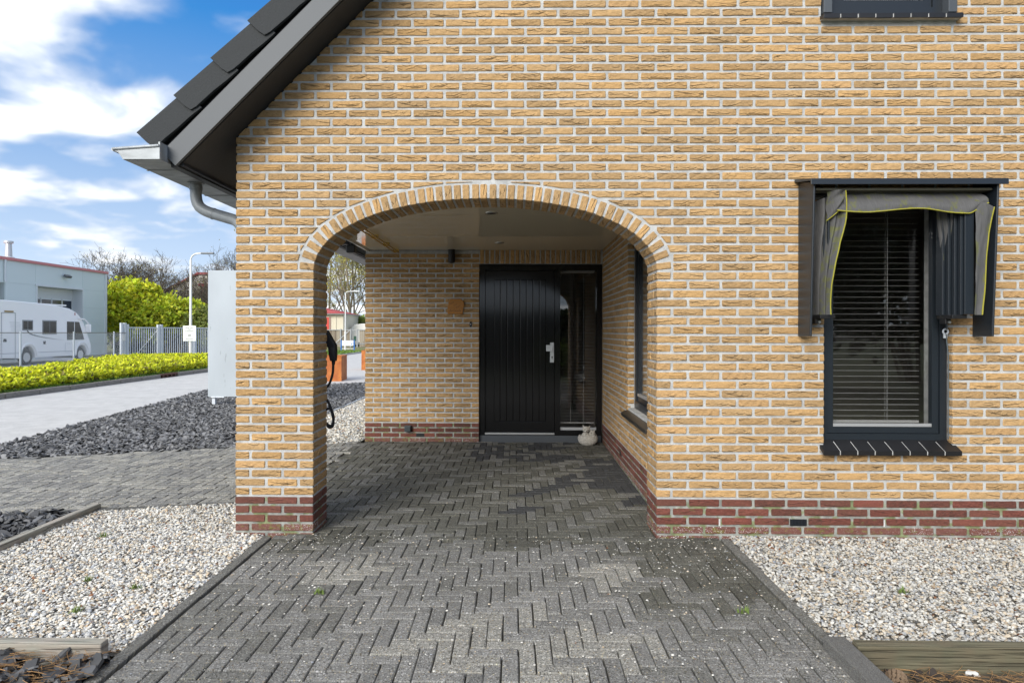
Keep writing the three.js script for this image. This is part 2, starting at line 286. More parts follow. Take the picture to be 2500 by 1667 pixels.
{
  const full = [], gb = new GB();
  for (let n = 0; n * CRS + PT < YT; n++) {
    const y = PT + n * CRS + BED + BHt / 2;
    for (let k = 0; k < 32; k++) {
      let a = wallX(n, k), b = a + BL;
      if (a < XL) { a = XL; } if (b - a < 0.03 || a > XR) continue;
      const yT = y + BHt / 2, yB = y - BHt / 2;
      let segs = [[a, b]];
      const cut = (s, t) => { segs = segs.flatMap(([p, q]) => q <= s || p >= t ? [[p, q]] : [[p, s], [t, q]].filter(w => w[1] - w[0] > 0.025)); };
      for (const w of [WIN, UPW]) if (yT > w.y0 - 0.004 && yB < w.y1 + 0.004) cut(w.x0 - 0.004, w.x1 + 0.004);
      if (y < AY) cut(JL, JR);
      for (const [p, q] of segs) {
        const L = q - p, cx = (p + q) / 2; let P = outline(L, BHt, RB), whole = L > BL - 0.002;
        if (y > AY && cx > JL - 0.3 && cx < JR + 0.3 && y < AY + AB + 0.3) {
          let bi = 0, bd = 9; for (let i = 0; i <= 600; i += 4) { const d = Math.hypot(outer[i][0] - cx, outer[i][1] - y); if (d < bd) { bd = d; bi = i; } }
          const [nx, ny] = arcN[bi], dd = nx * (outer[bi][0] - cx) + ny * (outer[bi][1] - y), before = area(P);
          if (dd > 0.16) continue;
          P = clipPoly(P, nx, ny, dd); if (P.length < 3 || area(P) < 0.0004) continue; if (area(P) < before * 0.995) whole = false;
        }
        if (yT > cx - L / 2 + GABLE - 0.06) { const before = area(P); P = clipPoly(P, 0.7071, -0.7071, (-GABLE + 0.004 - cx + y) * 0.7071); if (P.length < 3 || area(P) < 0.0004) continue; if (area(P) < before * 0.995) whole = false; }
        if (whole && cx < 3.4 && y < 3.9) full.push([cx, y, Math.hypot((cx - 0.2) * 0.8, y - 2.2)]);
        else addBrick(gb, P, L, BHt, Math.floor(RB() * 64), RB, faces['+z'](cx, y, 0));
      }
    }
  }
  full.sort((a, b) => a[2] - b[2]);
  full.forEach(([x, y], i) => { if (i < 300) pickBrick(frontWall, '+z', x, y, (RB() - 0.5) * 0.002, M.brick, RB); else addBrick(gb, outline(BL, BHt, RB), BL, BHt, Math.floor(RB() * 64), RB, faces['+z'](x, y, 0)); });
  // outer side of the pier and the jamb faces of the opening
  for (let n = 0; PT + (n + 1) * CRS < 2.66; n++) {
    const y = PT + n * CRS + BED + BHt / 2, odd = n % 2, cuts = odd ? [[-0.002, -0.2035], [-0.22, -WALL]] : [[-0.002, -0.098], [-0.1145, -WALL]];
    for (const [z0, z1] of cuts) {
      const L = z0 - z1, c = (z0 + z1) / 2;
      addBrick(gb, outline(L, BHt, RB), L, BHt, Math.floor(RB() * 64), RB, faces['-x'](XL, y, c));
      if (y < AY) { addBrick(gb, outline(L, BHt, RB), L, BHt, Math.floor(RB() * 64), RB, faces['+x'](JL, y, c)); addBrick(gb, outline(L, BHt, RB), L, BHt, Math.floor(RB() * 64), RB, faces['-x'](JR, y, c)); }
    }
    if (y > WIN.y0 && y < WIN.y1) { const L = odd ? 0.058 : 0.056; addBrick(gb, outline(L, BHt, RB), L, BHt, Math.floor(RB() * 64), RB, faces['-x'](WIN.x1 + 0.002, y, -0.002 - L / 2)); addBrick(gb, outline(L, BHt, RB), L, BHt, Math.floor(RB() * 64), RB, faces['+x'](WIN.x0 - 0.002, y, -0.002 - L / 2)); }
  }
  const m = part('brick_mass', gb.geo(), M.brick, frontWall); m.userData.kind = 'stuff';
}
{ // arch ring: every brick stands on end, two deep under the soffit
  let len = [0]; for (let i = 1; i <= 600; i++) len.push(len[i - 1] + Math.hypot(arc[i][0] - arc[i - 1][0], arc[i][1] - arc[i - 1][1]));
  const total = len[600], N = 45, at = s => { let i = 0; while (i < 599 && len[i + 1] < s) i++; return i; };
  const archMortar = extrude([...arcOff(0.108).filter((_, k) => k % 6 === 0), ...arcOff(0.005).filter((_, k) => k % 6 === 0).reverse()], WALL - 0.02).translate(0, 0, -WALL + 0.0115);
  const arch = part('arch', archMortar, M.mortar, house); tag(arch, 'flattened oval brick arch of upright bricks');
  const shape = (w, d, cell) => { // front at z = 0, lower end at y = 0
    const gb = new GB(), h = 0.098, R = RB;
    addBrick(gb, outline(h, w, R), h, w, cell, R, new THREE.Matrix4().makeRotationZ(Math.PI / 2).setPosition(0, h / 2, 0), d);
    addBrick(gb, outline(d - 0.008, w - 0.003, R), d, w, (cell + 9) % 64, R, new THREE.Matrix4().makeBasis(V3(0, 0, 1), V3(-1, 0, 0), V3(0, -1, 0)).setPosition(0, -0.0005, -d / 2 - 0.002), 0.02);
    return gb.geo();
  };
  const long = [], short = [], rear = []; for (let k = 0; k < 6; k++) { long.push(shape(0.0455, 0.203, k * 7 + 2)); short.push(shape(0.0455, 0.098, k * 9 + 5)); }
  for (let k = 0; k < N; k++) {
    const i = at(total * (k + 0.5) / N), [x, y] = arc[i], [nx, ny] = arcN[i], first = k % 2 ? long : short, second = k % 2 ? short : long, a = Math.atan2(-nx, ny) + (RB() - 0.5) * 0.02;
    const b1 = part('brick', first[k % 6], M.brick, arch); b1.position.set(x, y, (RB() - 0.5) * 0.002); b1.rotation.z = a;
    const g2 = second[(k + 3) % 6].clone(); g2.applyMatrix4(new THREE.Matrix4().makeRotationZ(a).setPosition(x, y, k % 2 ? -0.2195 : -0.1145)); rear.push(g2);
  }
  const r = part('brick_rear', mergeGeometries(rear), M.brick, arch); r.userData.kind = 'stuff';
}
{ // red brick plinth
  const i = 0.006, gb = new GB().box(XL + i, -0.12, -WALL + i, JL - i, PT, -i, 1); gb.box(JR + i, -0.12, -WALL + i, 5.69, PT, -i, 1); gb.box(-1.849 + i, -0.12, BACK - 0.3, -0.446, PT, BACK - i, 1); gb.box(SIDE + i, -0.12, BACK + 0.002, SIDE + 0.28, PT, -WALL - 0.002, 1);
  const plinth = part('plinth', gb.geo(), M.greyMortar, house); tag(plinth, 'dark red brick plinth with grey joints'); let count = 0;
  const small = new GB(), R = rng(99), row = (face, from, to, n, off, fixed, skip = []) => {
    const y = PT + n * CRS + BED + BHt / 2, lo = Math.min(from, to), hi = Math.max(from, to), m = n <= -4 ? M.lime : M.red;
    for (let k = -1; k < 30; k++) {
      let a = lo + off + k * PITCH, b = a + BL; a = Math.max(a, lo); b = Math.min(b, hi); if (b - a < 0.03 || skip.some(s => b > s[0] && a < s[1] && s[2] === n)) continue;
      const L = b - a, c = (a + b) / 2, cell = Math.floor(R() * 64);
      const g = new GB(); addBrick(g, outline(L, BHt, R), L, BHt, cell, R, new THREE.Matrix4());
      const p = face === '+z' ? [c, y, fixed] : [fixed, y, c]; const q = part('brick', g.geo(), m, plinth); q.applyMatrix4(faces[face](...p)); count++;
    }
  };
  for (let n = -1; n >= -5; n--) {
    const o = ((n % 2) + 2) % 2 ? 0 : -0.108;
    row('+z', XL, JL, n, o, 0); row('+z', JR, 4.4, n, ((n % 2) + 2) % 2 ? 0 : -0.108, 0, [[1.85, 1.97, -3]]);
    row('+x', -WALL, -0.002, n, o ? 0 : -0.1, JL); row('-x', -WALL, -0.002, n, o ? 0 : -0.1, JR); row('-x', -WALL, -0.002, n, o ? 0 : -0.1, XL);
    if (n > -5) { row('+z', -1.849, -0.443, n, o, BACK); row('-x', BACK, -WALL - 0.02, n, o, SIDE); }
  }
  // half bricks beside the air brick
  for (const c of [1.80, 2.02]) { const g = new GB(); addBrick(g, outline(0.09, BHt, R), 0.09, BHt, 12, R, faces['+z'](c, PT - 3 * CRS + BED + BHt / 2, 0)); part('brick', g.geo(), M.red, plinth); }
  const vent = part('air_vent', rbox(1.852, 0.075, -0.03, 1.966, 0.122, -0.004, 0.003), M.black, house);
  for (let k = 0; k < 11; k++) part('vent_bar', boxG(1.858 + k * 0.0095, 0.079, -0.004, 1.8625 + k * 0.0095, 0.118, 0.001), M.anthracite, vent);
  for (const [x, y] of [[1.379, 0.118], [2.479, 0.118]]) { const g = new GB(); for (let k = 0; k < 6; k++) g.box(x - 0.006, y - 0.043 + k * 0.0078, -0.012, x + 0.006, y - 0.038 + k * 0.0078, -0.0005); part('weep_vent', g.geo(), M.white, house); }
}
// ------------------------------------------------------------------ porch walls
{
  const wall = part('porch_rear_wall', (() => { const g = new GB().box(-1.843, PT + 0.001, BACK - 0.3, -0.446, CEIL - 0.004, BACK - 0.006); g.box(-0.446, 2.21, BACK - 0.3, SIDE + 0.2, CEIL - 0.004, BACK - 0.006); return g.geo(); })(), M.mortar, house), R = rng(31), gb = new GB();
  tag(wall, 'shaded yellow brick wall beside the black door');
  for (let n = 0; PT + (n + 1) * CRS < CEIL + 0.05; n++) {
    const y = PT + n * CRS + BED + BHt / 2, o = n % 2 ? 0 : -0.108;
    for (let k = 0; k < 8; k++) {
      let a = -1.849 + o + k * PITCH, b = Math.min(a + BL, -0.443); a = Math.max(a, -1.849); if (b - a < 0.03) continue; const L = b - a, c = (a + b) / 2; if (y + BHt / 2 > CEIL) continue;
      if (L > BL - 0.002) pickBrick(wall, '+z', c, y, BACK + (R() - 0.5) * 0.002, M.brick, R);
      else { const g = new GB(); addBrick(g, outline(L, BHt, R), L, BHt, Math.floor(R() * 64), R, new THREE.Matrix4()); const q = part('brick', g.geo(), M.brick, wall); q.applyMatrix4(faces['+z'](c, y, BACK)); }
    }
  }
  for (let k = 0; k < 24; k++) { const x = -0.44 + 0.031 + k * 0.0622; if (x > SIDE - 0.02) break; const m = part('brick', stretcher[(k * 5) % 32], M.brick, wall); m.position.set(x, 2.212 + BL / 2, BACK + (R() - 0.5) * 0.002); m.rotation.z = Math.PI / 2; }
}
const SW = { z0: -1.82, z1: -0.72, y0: 0.66, y1: 2.21 };
{
  const i = 0.006, g = new GB(), zf = -WALL - 0.002;
  g.box(SIDE + i, PT + 0.001, BACK + 0.002, SIDE + 0.28, SW.y0, zf); g.box(SIDE + i, SW.y1, BACK + 0.002, SIDE + 0.28, CEIL + 0.05, zf); g.box(SIDE + i, SW.y0, BACK + 0.002, SIDE + 0.28, SW.y1, SW.z0 - i); g.box(SIDE + i, SW.y0, SW.z1 + i, SIDE + 0.28, SW.y1, zf);
  const wall = part('porch_side_wall', g.geo(), M.mortar, house), R = rng(47), gb = new GB(); tag(wall, 'yellow brick porch wall with a narrow window');
  for (let n = 0; PT + (n + 1) * CRS < CEIL + 0.02; n++) {
    const y = PT + n * CRS + BED + BHt / 2, o = n % 2 ? 0 : -0.108;
    for (let k = 0; k < 17; k++) {
      let a = BACK + 0.004 + o + k * PITCH, b = a + BL; a = Math.max(a, BACK + 0.004); b = Math.min(b, -WALL - 0.01);
      const inWin = y + BHt / 2 > SW.y0 - 0.004 && y - BHt / 2 < SW.y1 + 0.004, segs = inWin ? [[a, Math.min(b, SW.z0 - 0.004)], [Math.max(a, SW.z1 + 0.004), b]] : [[a, b]];
      for (const [p, q] of segs) { const L = q - p; if (L < 0.03) continue; const c = (p + q) / 2; if (L > BL - 0.002 && c < -1.2) pickBrick(wall, '-x', SIDE, y, c, M.brick, R); else addBrick(gb, outline(L, BHt, R), L, BHt, Math.floor(R() * 64), R, faces['-x'](SIDE, y, c)); }
    }
    if (y > SW.y0 && y < SW.y1) { addBrick(gb, outline(0.062, BHt, R), 0.062, BHt, Math.floor(R() * 64), R, faces['+z'](SIDE + 0.033, y, SW.z0 - 0.003)); }
  }
  const m = part('brick_mass', gb.geo(), M.brick, wall); m.userData.kind = 'stuff';
  // side window: frame, glass, sill
  const win = part('porch_window', (() => { const f = new GB(), x0 = SIDE + 0.066, x1 = SIDE + 0.13; f.box(x0, SW.y0, SW.z0, x1, SW.y0 + 0.07, SW.z1); f.box(x0, SW.y1 - 0.07, SW.z0, x1, SW.y1, SW.z1); f.box(x0, SW.y0 + 0.07, SW.z0, x1, SW.y1 - 0.07, SW.z0 + 0.07); f.box(x0, SW.y0 + 0.07, SW.z1 - 0.07, x1, SW.y1 - 0.07, SW.z1); return f.geo(); })(), M.anthracite, house);
  part('sash', (() => { const f = new GB(), x0 = SIDE + 0.082, x1 = SIDE + 0.12, a = SW.z0 + 0.072, b = SW.z1 - 0.072, c = SW.y0 + 0.072, d = SW.y1 - 0.072; f.box(x0, c, a, x1, c + 0.05, b); f.box(x0, d - 0.05, a, x1, d, b); f.box(x0, c + 0.05, a, x1, d - 0.05, a + 0.05); f.box(x0, c + 0.05, b - 0.05, x1, d - 0.05, b); return f.geo(); })(), M.anthracite, win);
  part('pane', boxG(SIDE + 0.098, SW.y0 + 0.12, SW.z0 + 0.12, SIDE + 0.104, SW.y1 - 0.12, SW.z1 - 0.12), M.glass, win);
  part('bead', boxG(SIDE + 0.07, SW.y0 + 0.124, SW.z0 + 0.13, SIDE + 0.096, SW.y0 + 0.146, SW.z1 - 0.13), M.alu, win);
  const sill = extrude([[SIDE + 0.07, 0.66], [SIDE - 0.055, 0.615], [SIDE - 0.055, 0.59], [SIDE + 0.07, 0.632]], SW.z1 - SW.z0 + 0.08, [], 0.003).translate(0, 0, SW.z0 - 0.02); part('sill', sill, phys([0.03, 0.028, 0.026], 0.3), win);
  part('air_vent', boxG(SIDE - 0.002, 0.13, -2.28, SIDE + 0.02, 0.172, -2.19), M.black, house);
}
// ------------------------------------------------------------------ inside, ceiling, floor of the rooms
{
  const plaster = mat([0.22, 0.20, 0.18], 0.9), g = new GB();
  g.box(5.69, -0.1, -8.5, 5.95, 6, 0); g.box(-1.84, -0.1, -8.5, 5.69, 6, -8.3); g.box(-1.84, PT, -8.3, -1.55, 2.9, BACK - 0.302);
  g.box(SIDE + 0.282, -0.1, -4.1, 5.688, 2.55, BACK - 0.1); g.box(SIDE + 0.05, -0.1, -8.29, SIDE + 0.281, 2.55, BACK - 0.302);
  part('inner_wall', g.geo(), plaster, house);
  part('inner_ceiling', boxG(-1.79, CEIL + 0.19, -8.3, 5.69, CEIL + 0.3, -WALL - 0.002), plaster, house);
  part('inner_floor', boxG(SIDE + 0.282, -0.12, BACK - 0.1, 5.688, 0.02, -WALL - 0.002), mat([0.12, 0.09, 0.06], 0.6), house);
  part('hall_floor', boxG(-1.54, -0.12, -8.29, SIDE + 0.05, 0.02, BACK - 0.302), mat([0.10, 0.09, 0.08], 0.5), house);
  const panelM = phys([0.74, 0.66, 0.50], 0.05, { ior: 1.65 });
  const ceil = part('porch_ceiling', boxG(-1.79, CEIL + 0.012, BACK + 0.002, SIDE + 0.28, CEIL + 0.18, -WALL - 0.003), mat([0.15, 0.14, 0.12], 0.9), house);
  for (const [a, b] of [[-WALL - 0.004, -1.188], [-1.191, -2.458], [-2.461, BACK + 0.004]]) part('ceiling_panel', boxG(-1.79, CEIL, b, SIDE - 0.004, CEIL + 0.011, a), panelM, ceil);
  part('edge_trim', boxG(-1.815, CEIL - 0.02, BACK - 0.3, -1.792, 2.80, -WALL - 0.004), M.white, ceil);
  for (const [x, z] of [[-0.2, -1.073], [-0.176, -2.953]]) {
    const d = thing('ceiling_downlight', z > -2 ? 'round recessed ceiling spotlight nearer the arch' : 'round recessed ceiling spotlight above the black door', 'ceiling light', [x, CEIL - 0.001, z], 0, 'porch ceiling spotlights');
    part('rim', clean(new THREE.TorusGeometry(0.043, 0.008, 8, 28).rotateX(Math.PI / 2)), M.steel, d);
    part('lens', clean(new THREE.CylinderGeometry(0.036, 0.036, 0.003, 24).translate(0, -0.006, 0)), phys([0.012, 0.012, 0.012], 0.3), d);
  }
  const rail = thing('ceiling_rail', 'brass double rail fixed under the porch ceiling', 'rail', [-1.45, CEIL, -2.0]);
  for (const dx of [-0.024, 0.024]) part('rod', new GB().rod(V3(dx, -0.032, 1.55), V3(dx, -0.032, -1.60), 0.0085, 0.0085, 10, true).geo(), M.brass, rail);
  for (let k = 0; k < 6; k++) part('bracket', new GB().box(-0.035, -0.042, -1.55 + k * 0.6, 0.035, -0.036 + 0.036, -1.535 + k * 0.6).geo(), M.brass, rail);
}
// ------------------------------------------------------------------ front door
{
  const d = part('door_frame', (() => { const g = new GB(), z0 = -3.80, z1 = -3.69; g.box(-0.44, 0.1, z0, -0.372, 2.204, z1); g.box(1.003, 0.1, z0, SIDE - 0.002, 2.204, z1); g.box(-0.372, 2.134, z0, 1.003, 2.204, z1); g.box(0.489, 0.1, z0, 0.555, 2.134, z1); g.box(0.555, 0.1, z0, 1.003, 0.165, z1); return g.geo(); })(), M.door, house);
  tag(d, 'black painted frame around door and side glass');
  const leaf = part('door', (() => { const g = new GB(), z0 = -3.77, z1 = -3.712; g.box(-0.366, 0.134, z0, -0.262, 2.128, z1); g.box(0.382, 0.134, z0, 0.484, 2.128, z1); g.box(-0.262, 2.026, z0, 0.382, 2.128, z1); g.box(-0.262, 0.134, z0, 0.382, 0.262, z1); g.box(-0.262, 0.262, z0, 0.382, 2.026, z1 - 0.02); return g.geo(); })(), M.door, house);
  tag(leaf, 'glossy black front door of upright boards');
  const R = rng(3), w = 0.644 / 8; const pg = rbox(-w / 2 + 0.003, 0, -0.008, w / 2 - 0.003, 1.756, 0.008, 0.0065);
  for (let k = 0; k < 8; k++) { const p = part('plank', pg, M.door, leaf); p.position.set(-0.262 + w * (k + 0.5), 0.266, -3.7245 + (R() - 0.5) * 0.001); p.rotation.y = (R() - 0.5) * 0.012; }
  const plate = part('door_handle', rbox(0.431, 0.998, -3.711, 0.480, 1.245, -3.700, 0.002), M.steel, leaf);
  part('knob', rbox(0.380, 1.137, -3.655, 0.462, 1.215, -3.640, 0.003), M.steel, leaf); part('knob_neck', new GB().rod(V3(0.448, 1.176, -3.70), V3(0.448, 1.176, -3.65), 0.013, 0.013, 12).geo(), M.steel, leaf);
  part('keyhole', clean(new THREE.CylinderGeometry(0.009, 0.009, 0.004, 16).rotateX(Math.PI / 2).translate(0.456, 1.065, -3.699)), M.black, leaf); part('keyhole_slot', boxG(0.4525, 1.04, -3.7005, 0.4595, 1.06, -3.6975), M.black, leaf);
  part('threshold', rbox(-0.37, 0.108, -3.72, 0.487, 0.132, -3.682, 0.003), M.steel, house);
  part('door_step', rbox(-0.44, 0.0, -3.9, SIDE - 0.004, 0.099, -3.694, 0.004), mat([0.06, 0.068, 0.078], 0.5), house);
  const side = part('side_light', boxG(0.556, 0.168, -3.752, 1.002, 2.133, -3.746), M.glass, house); tag(side, 'tall narrow glass pane beside the door');
  part('bead', boxG(0.557, 0.166, -3.744, 1.001, 0.196, -3.722), M.alu, side);
}
// ------------------------------------------------------------------ windows of the gable
function sillTiles(parent, x0, x1, yTop, yFront, z0, z1, n) {
  const bed = part('sill', extrude([[z0 + 0.012, yTop - 0.009], [z1 - 0.0025, yFront - 0.0025], [z1 - 0.0025, yFront - 0.026], [z0, yTop - 0.045]], x1 - x0 - 0.01).rotateY(-Math.PI / 2).translate(x1 - 0.005, 0, 0), M.mortar, parent);
  const w = (x1 - x0) / n, g = extrude([[z0, yTop], [z1, yFront], [z1, yFront - 0.028], [z0 + 0.01, yTop - 0.02]], w - 0.010, [], 0.0012).rotateY(-Math.PI / 2);
  for (let k = 0; k < n; k++) { const t = part('sill_tile', g, M.black, parent); t.position.x = x0 + (k + 1) * w - 0.005; t.position.y = (k % 3) * 0.0006; }
}
function frameG(x0, x1, y0, y1, z0, z1, t) { const g = new GB(); g.box(x0, y0, z0, x1, y0 + t, z1); g.box(x0, y1 - t, z0, x1, y1, z1); g.box(x0, y0 + t, z0, x0 + t, y1 - t, z1); g.box(x1 - t, y0 + t, z0, x1, y1 - t, z1); return g.geo(); }
{
  const w = part('window', frameG(2.08, 2.93, 0.645, 2.33, -0.13, -0.06, 0.045), M.anthracite, house); tag(w, 'tall dark framed window with a slatted blind behind it');
  part('frame_foot', boxG(2.076, 0.55, -0.14, 2.934, 0.644, -0.062), M.anthracite, w); part('sash', frameG(2.128, 2.882, 0.693, 2.282, -0.115, -0.072, 0.042), M.anthracite, w);
  part('pane', boxG(2.17, 0.735, -0.096, 2.84, 2.24, -0.09), M.glass, w); part('bead', boxG(2.172, 0.737, -0.088, 2.838, 0.758, -0.074), M.alu, w);
  sillTiles(w, 2.045, 2.962, 0.648, 0.592, -0.06, 0.055, 8);
  const u = part('upper_window', frameG(2.12, 2.886, 3.52, 4.92, -0.13, -0.05, 0.06), M.anthracite, house); tag(u, 'dark framed upper window cut by the top of the picture');
  part('sash', frameG(2.183, 2.823, 3.583, 4.857, -0.115, -0.062, 0.05), M.anthracite, u); part('pane', boxG(2.23, 3.63, -0.096, 2.776, 4.81, -0.09), M.glass, u);
  for (const x of [2.060, 2.888]) part('side_panel', rbox(x, 3.516, -0.13, x + 0.057, 4.92, 0.02, 0.003), M.fascia, u);
  sillTiles(u, 2.04, 2.965, 3.515, 3.492, -0.13, 0.055, 8);
}
// ------------------------------------------------------------------ roof
{
  const RX = 1.9, off = (o, z0, dz, tipA, tipB) => [[tipA[0], tipA[1]], [RX, RX + o[0]], [2 * RX - tipA[0], tipA[1]], [2 * RX - tipB[0], tipB[1]], [RX, RX + o[1]], [tipB[0], tipB[1]]];
  const deck = part('roof', extrude(off([GABLE, GABLE + 0.17], 0, 0, [-2.158, 2.448], [-2.243, 2.533]), 9.25).translate(0, 0, -9), M.anthraciteFlat, house); tag(deck, 'steep dark roof with overhanging verge');
  part('barge_board', extrude(off([GABLE, GABLE + 0.174], 0, 0, [-2.172, 2.434], [-2.259, 2.521]), 0.028).translate(0, 0, 0.262), M.fascia, deck);
  part('verge_batten', extrude(off([GABLE + 0.176, GABLE + 0.215], 0, 0, [-2.255, 2.527], [-2.275, 2.547]), 0.2).translate(0, 0, 0.06), M.black, deck);
  const R = rng(8), n0 = 3.415, r2 = Math.SQRT1_2;
  for (let k = 0; k < 17; k++) {
    const j = () => (R() - 0.5) * 0.008, P = [[0.012, 0.010 + j()], [0.05, 0.0], [0.10, j()], [0.2, j() - 0.006], [0.3, j() - 0.012], [0.40, -0.02], [0.40, 0.128], [0.0, 0.150], [0.002, 0.06]];
    const flap = extrude(P, 0.022, [], 0.002).applyMatrix4(new THREE.Matrix4().set(1, 0, 0, 0, 0, 1, 0, 0, -0.04, 0, 1, 0, 0, 0, 0, 1)), top = boxG(0.004, 0.02, -0.30, 0.40, 0.149, -0.017);
    const sh = new THREE.Matrix4().set(1, 0, 0, 0, -0.055, 1, 0, 0, 0, 0, 1, 0, 0, 0, 0, 1), b = new THREE.Matrix4().makeBasis(V3(r2, r2, 0), V3(-r2, r2, 0), V3(0, 0, 1));
    const s = 0.165 + k * 0.333, g = merged([flap, top.applyMatrix4(sh)]); g.applyMatrix4(b.setPosition(r2 * (s - n0), r2 * (s + n0), 0.294)); part('verge_tile', g, M.tile, deck);
  }
  const cg = new GB(); for (let k = 0; k < 17; k++) for (let w = 0; w < 28; w++) { const z = 0.28 - w * 0.33; cg.m = new THREE.Matrix4().makeBasis(V3(r2, r2, 0), V3(-r2, r2, 0), V3(0, 0, 1)).setPosition(r2 * (0.165 + k * 0.333 - n0), r2 * (0.165 + k * 0.333 + n0), 0); if (w) cg.box(0, 0.118, z - 0.325, 0.39, 0.142, z); } cg.m = null;
  const ft = part('field_tile', cg.geo(), M.tile, deck); ft.userData.kind = 'stuff';
  // zinc gutter with its swan-neck pipe
  const gut = part('gutter', extrude([[-2.455, 2.45], [-2.222, 2.45], [-2.222, 2.56], [-2.232, 2.56], [-2.232, 2.46], [-2.447, 2.46], [-2.478, 2.505], [-2.512, 2.512], [-2.514, 2.503], [-2.486, 2.496]], 9.38).translate(0, 0, -9), M.zinc, house); tag(gut, 'grey zinc box gutter along the eave');
  part('end_cap', extrude([[-2.452, 2.452], [-2.224, 2.452], [-2.224, 2.525], [-2.492, 2.512], [-2.478, 2.495]], 0.006, [], 0.002).translate(0, 0, 0.374), M.zinc, gut);
  part('rolled_lip', new GB().rod(V3(-2.517, 2.513, 0.385), V3(-2.517, 2.513, -9), 0.011, 0.011, 10, true).rod(V3(-2.517, 2.515, 0.382), V3(-2.226, 2.535, 0.382), 0.010, 0.010, 10, true).geo(), M.zinc, gut);
  for (const z of [0.10, -0.72, -2.7]) part('seam', new GB().box(-2.46, 2.4455, z - 0.006, -2.218, 2.4495, z + 0.006).geo(), M.zinc, gut);
  part('eave_moulding', new GB().box(-2.219, 2.432, -9, -2.165, 2.462, 0.25).box(-2.164, 2.442, -9, -2.135, 2.456, 0.25).geo(), M.anthraciteFlat, house);
  part('eave_board', boxG(-2.22, 2.463, -9, -2.2, 2.56, 0.255), M.anthraciteFlat, house);
  const pipe = part('downpipe', tube([[-2.325, 2.452, -0.30], [-2.325, 2.40, -0.30], [-2.322, 2.34, -0.30], [-2.30, 2.285, -0.297], [-2.25, 2.25, -0.292], [-2.18, 2.225, -0.285], [-2.08, 2.195, -0.27], [-2.01, 2.17, -0.26], [-1.965, 2.12, -0.25], [-1.957, 2.03, -0.25], [-1.957, 1.2, -0.25], [-1.957, 0.0, -0.25]], 0.040, 90, 18), M.zinc, house); tag(pipe, 'bent zinc downpipe below the gutter');
  part('collar', clean(new THREE.CylinderGeometry(0.045, 0.045, 0.03, 20, 1, true).translate(-2.325, 2.42, -0.30)), M.zinc, pipe); part('flange', clean(new THREE.CylinderGeometry(0.062, 0.062, 0.004, 20).translate(-2.325, 2.4465, -0.30)), M.zinc, pipe);
  part('joint_ring', clean(new THREE.CylinderGeometry(0.0425, 0.0425, 0.012, 20, 1, true).rotateZ(Math.PI / 2 - 0.35).translate(-2.19, 2.228, -0.286)), M.zinc, pipe);
}
// ------------------------------------------------------------------ awning over the window
function sheet(fn, nu, nv, us = 1, vs = 1) {
  const P = [], uv = [], idx = [];
  for (let j = 0; j <= nv; j++) for (let i = 0; i <= nu; i++) { const p = fn(i / nu, j / nv); P.push(p[0], p[1], p[2]); uv.push(i / nu * us, j / nv * vs); }
  for (let j = 0; j < nv; j++) for (let i = 0; i < nu; i++) { const a = j * (nu + 1) + i, b = a + 1, c = a + nu + 1, d = c + 1; idx.push(a, c, b, b, c, d); }
  const g = new THREE.BufferGeometry(); g.setAttribute('position', new THREE.Float32BufferAttribute(P, 3)); g.setAttribute('uv', new THREE.Float32BufferAttribute(uv, 2)); g.setIndex(idx); g.computeVertexNormals(); return g;
}
const edgeOf = (fn, steps, r) => { const pts = []; for (let i = 0; i <= steps; i++) pts.push(V3(...fn(i / steps))); return new GB().path(pts, r, 6).geo(); };
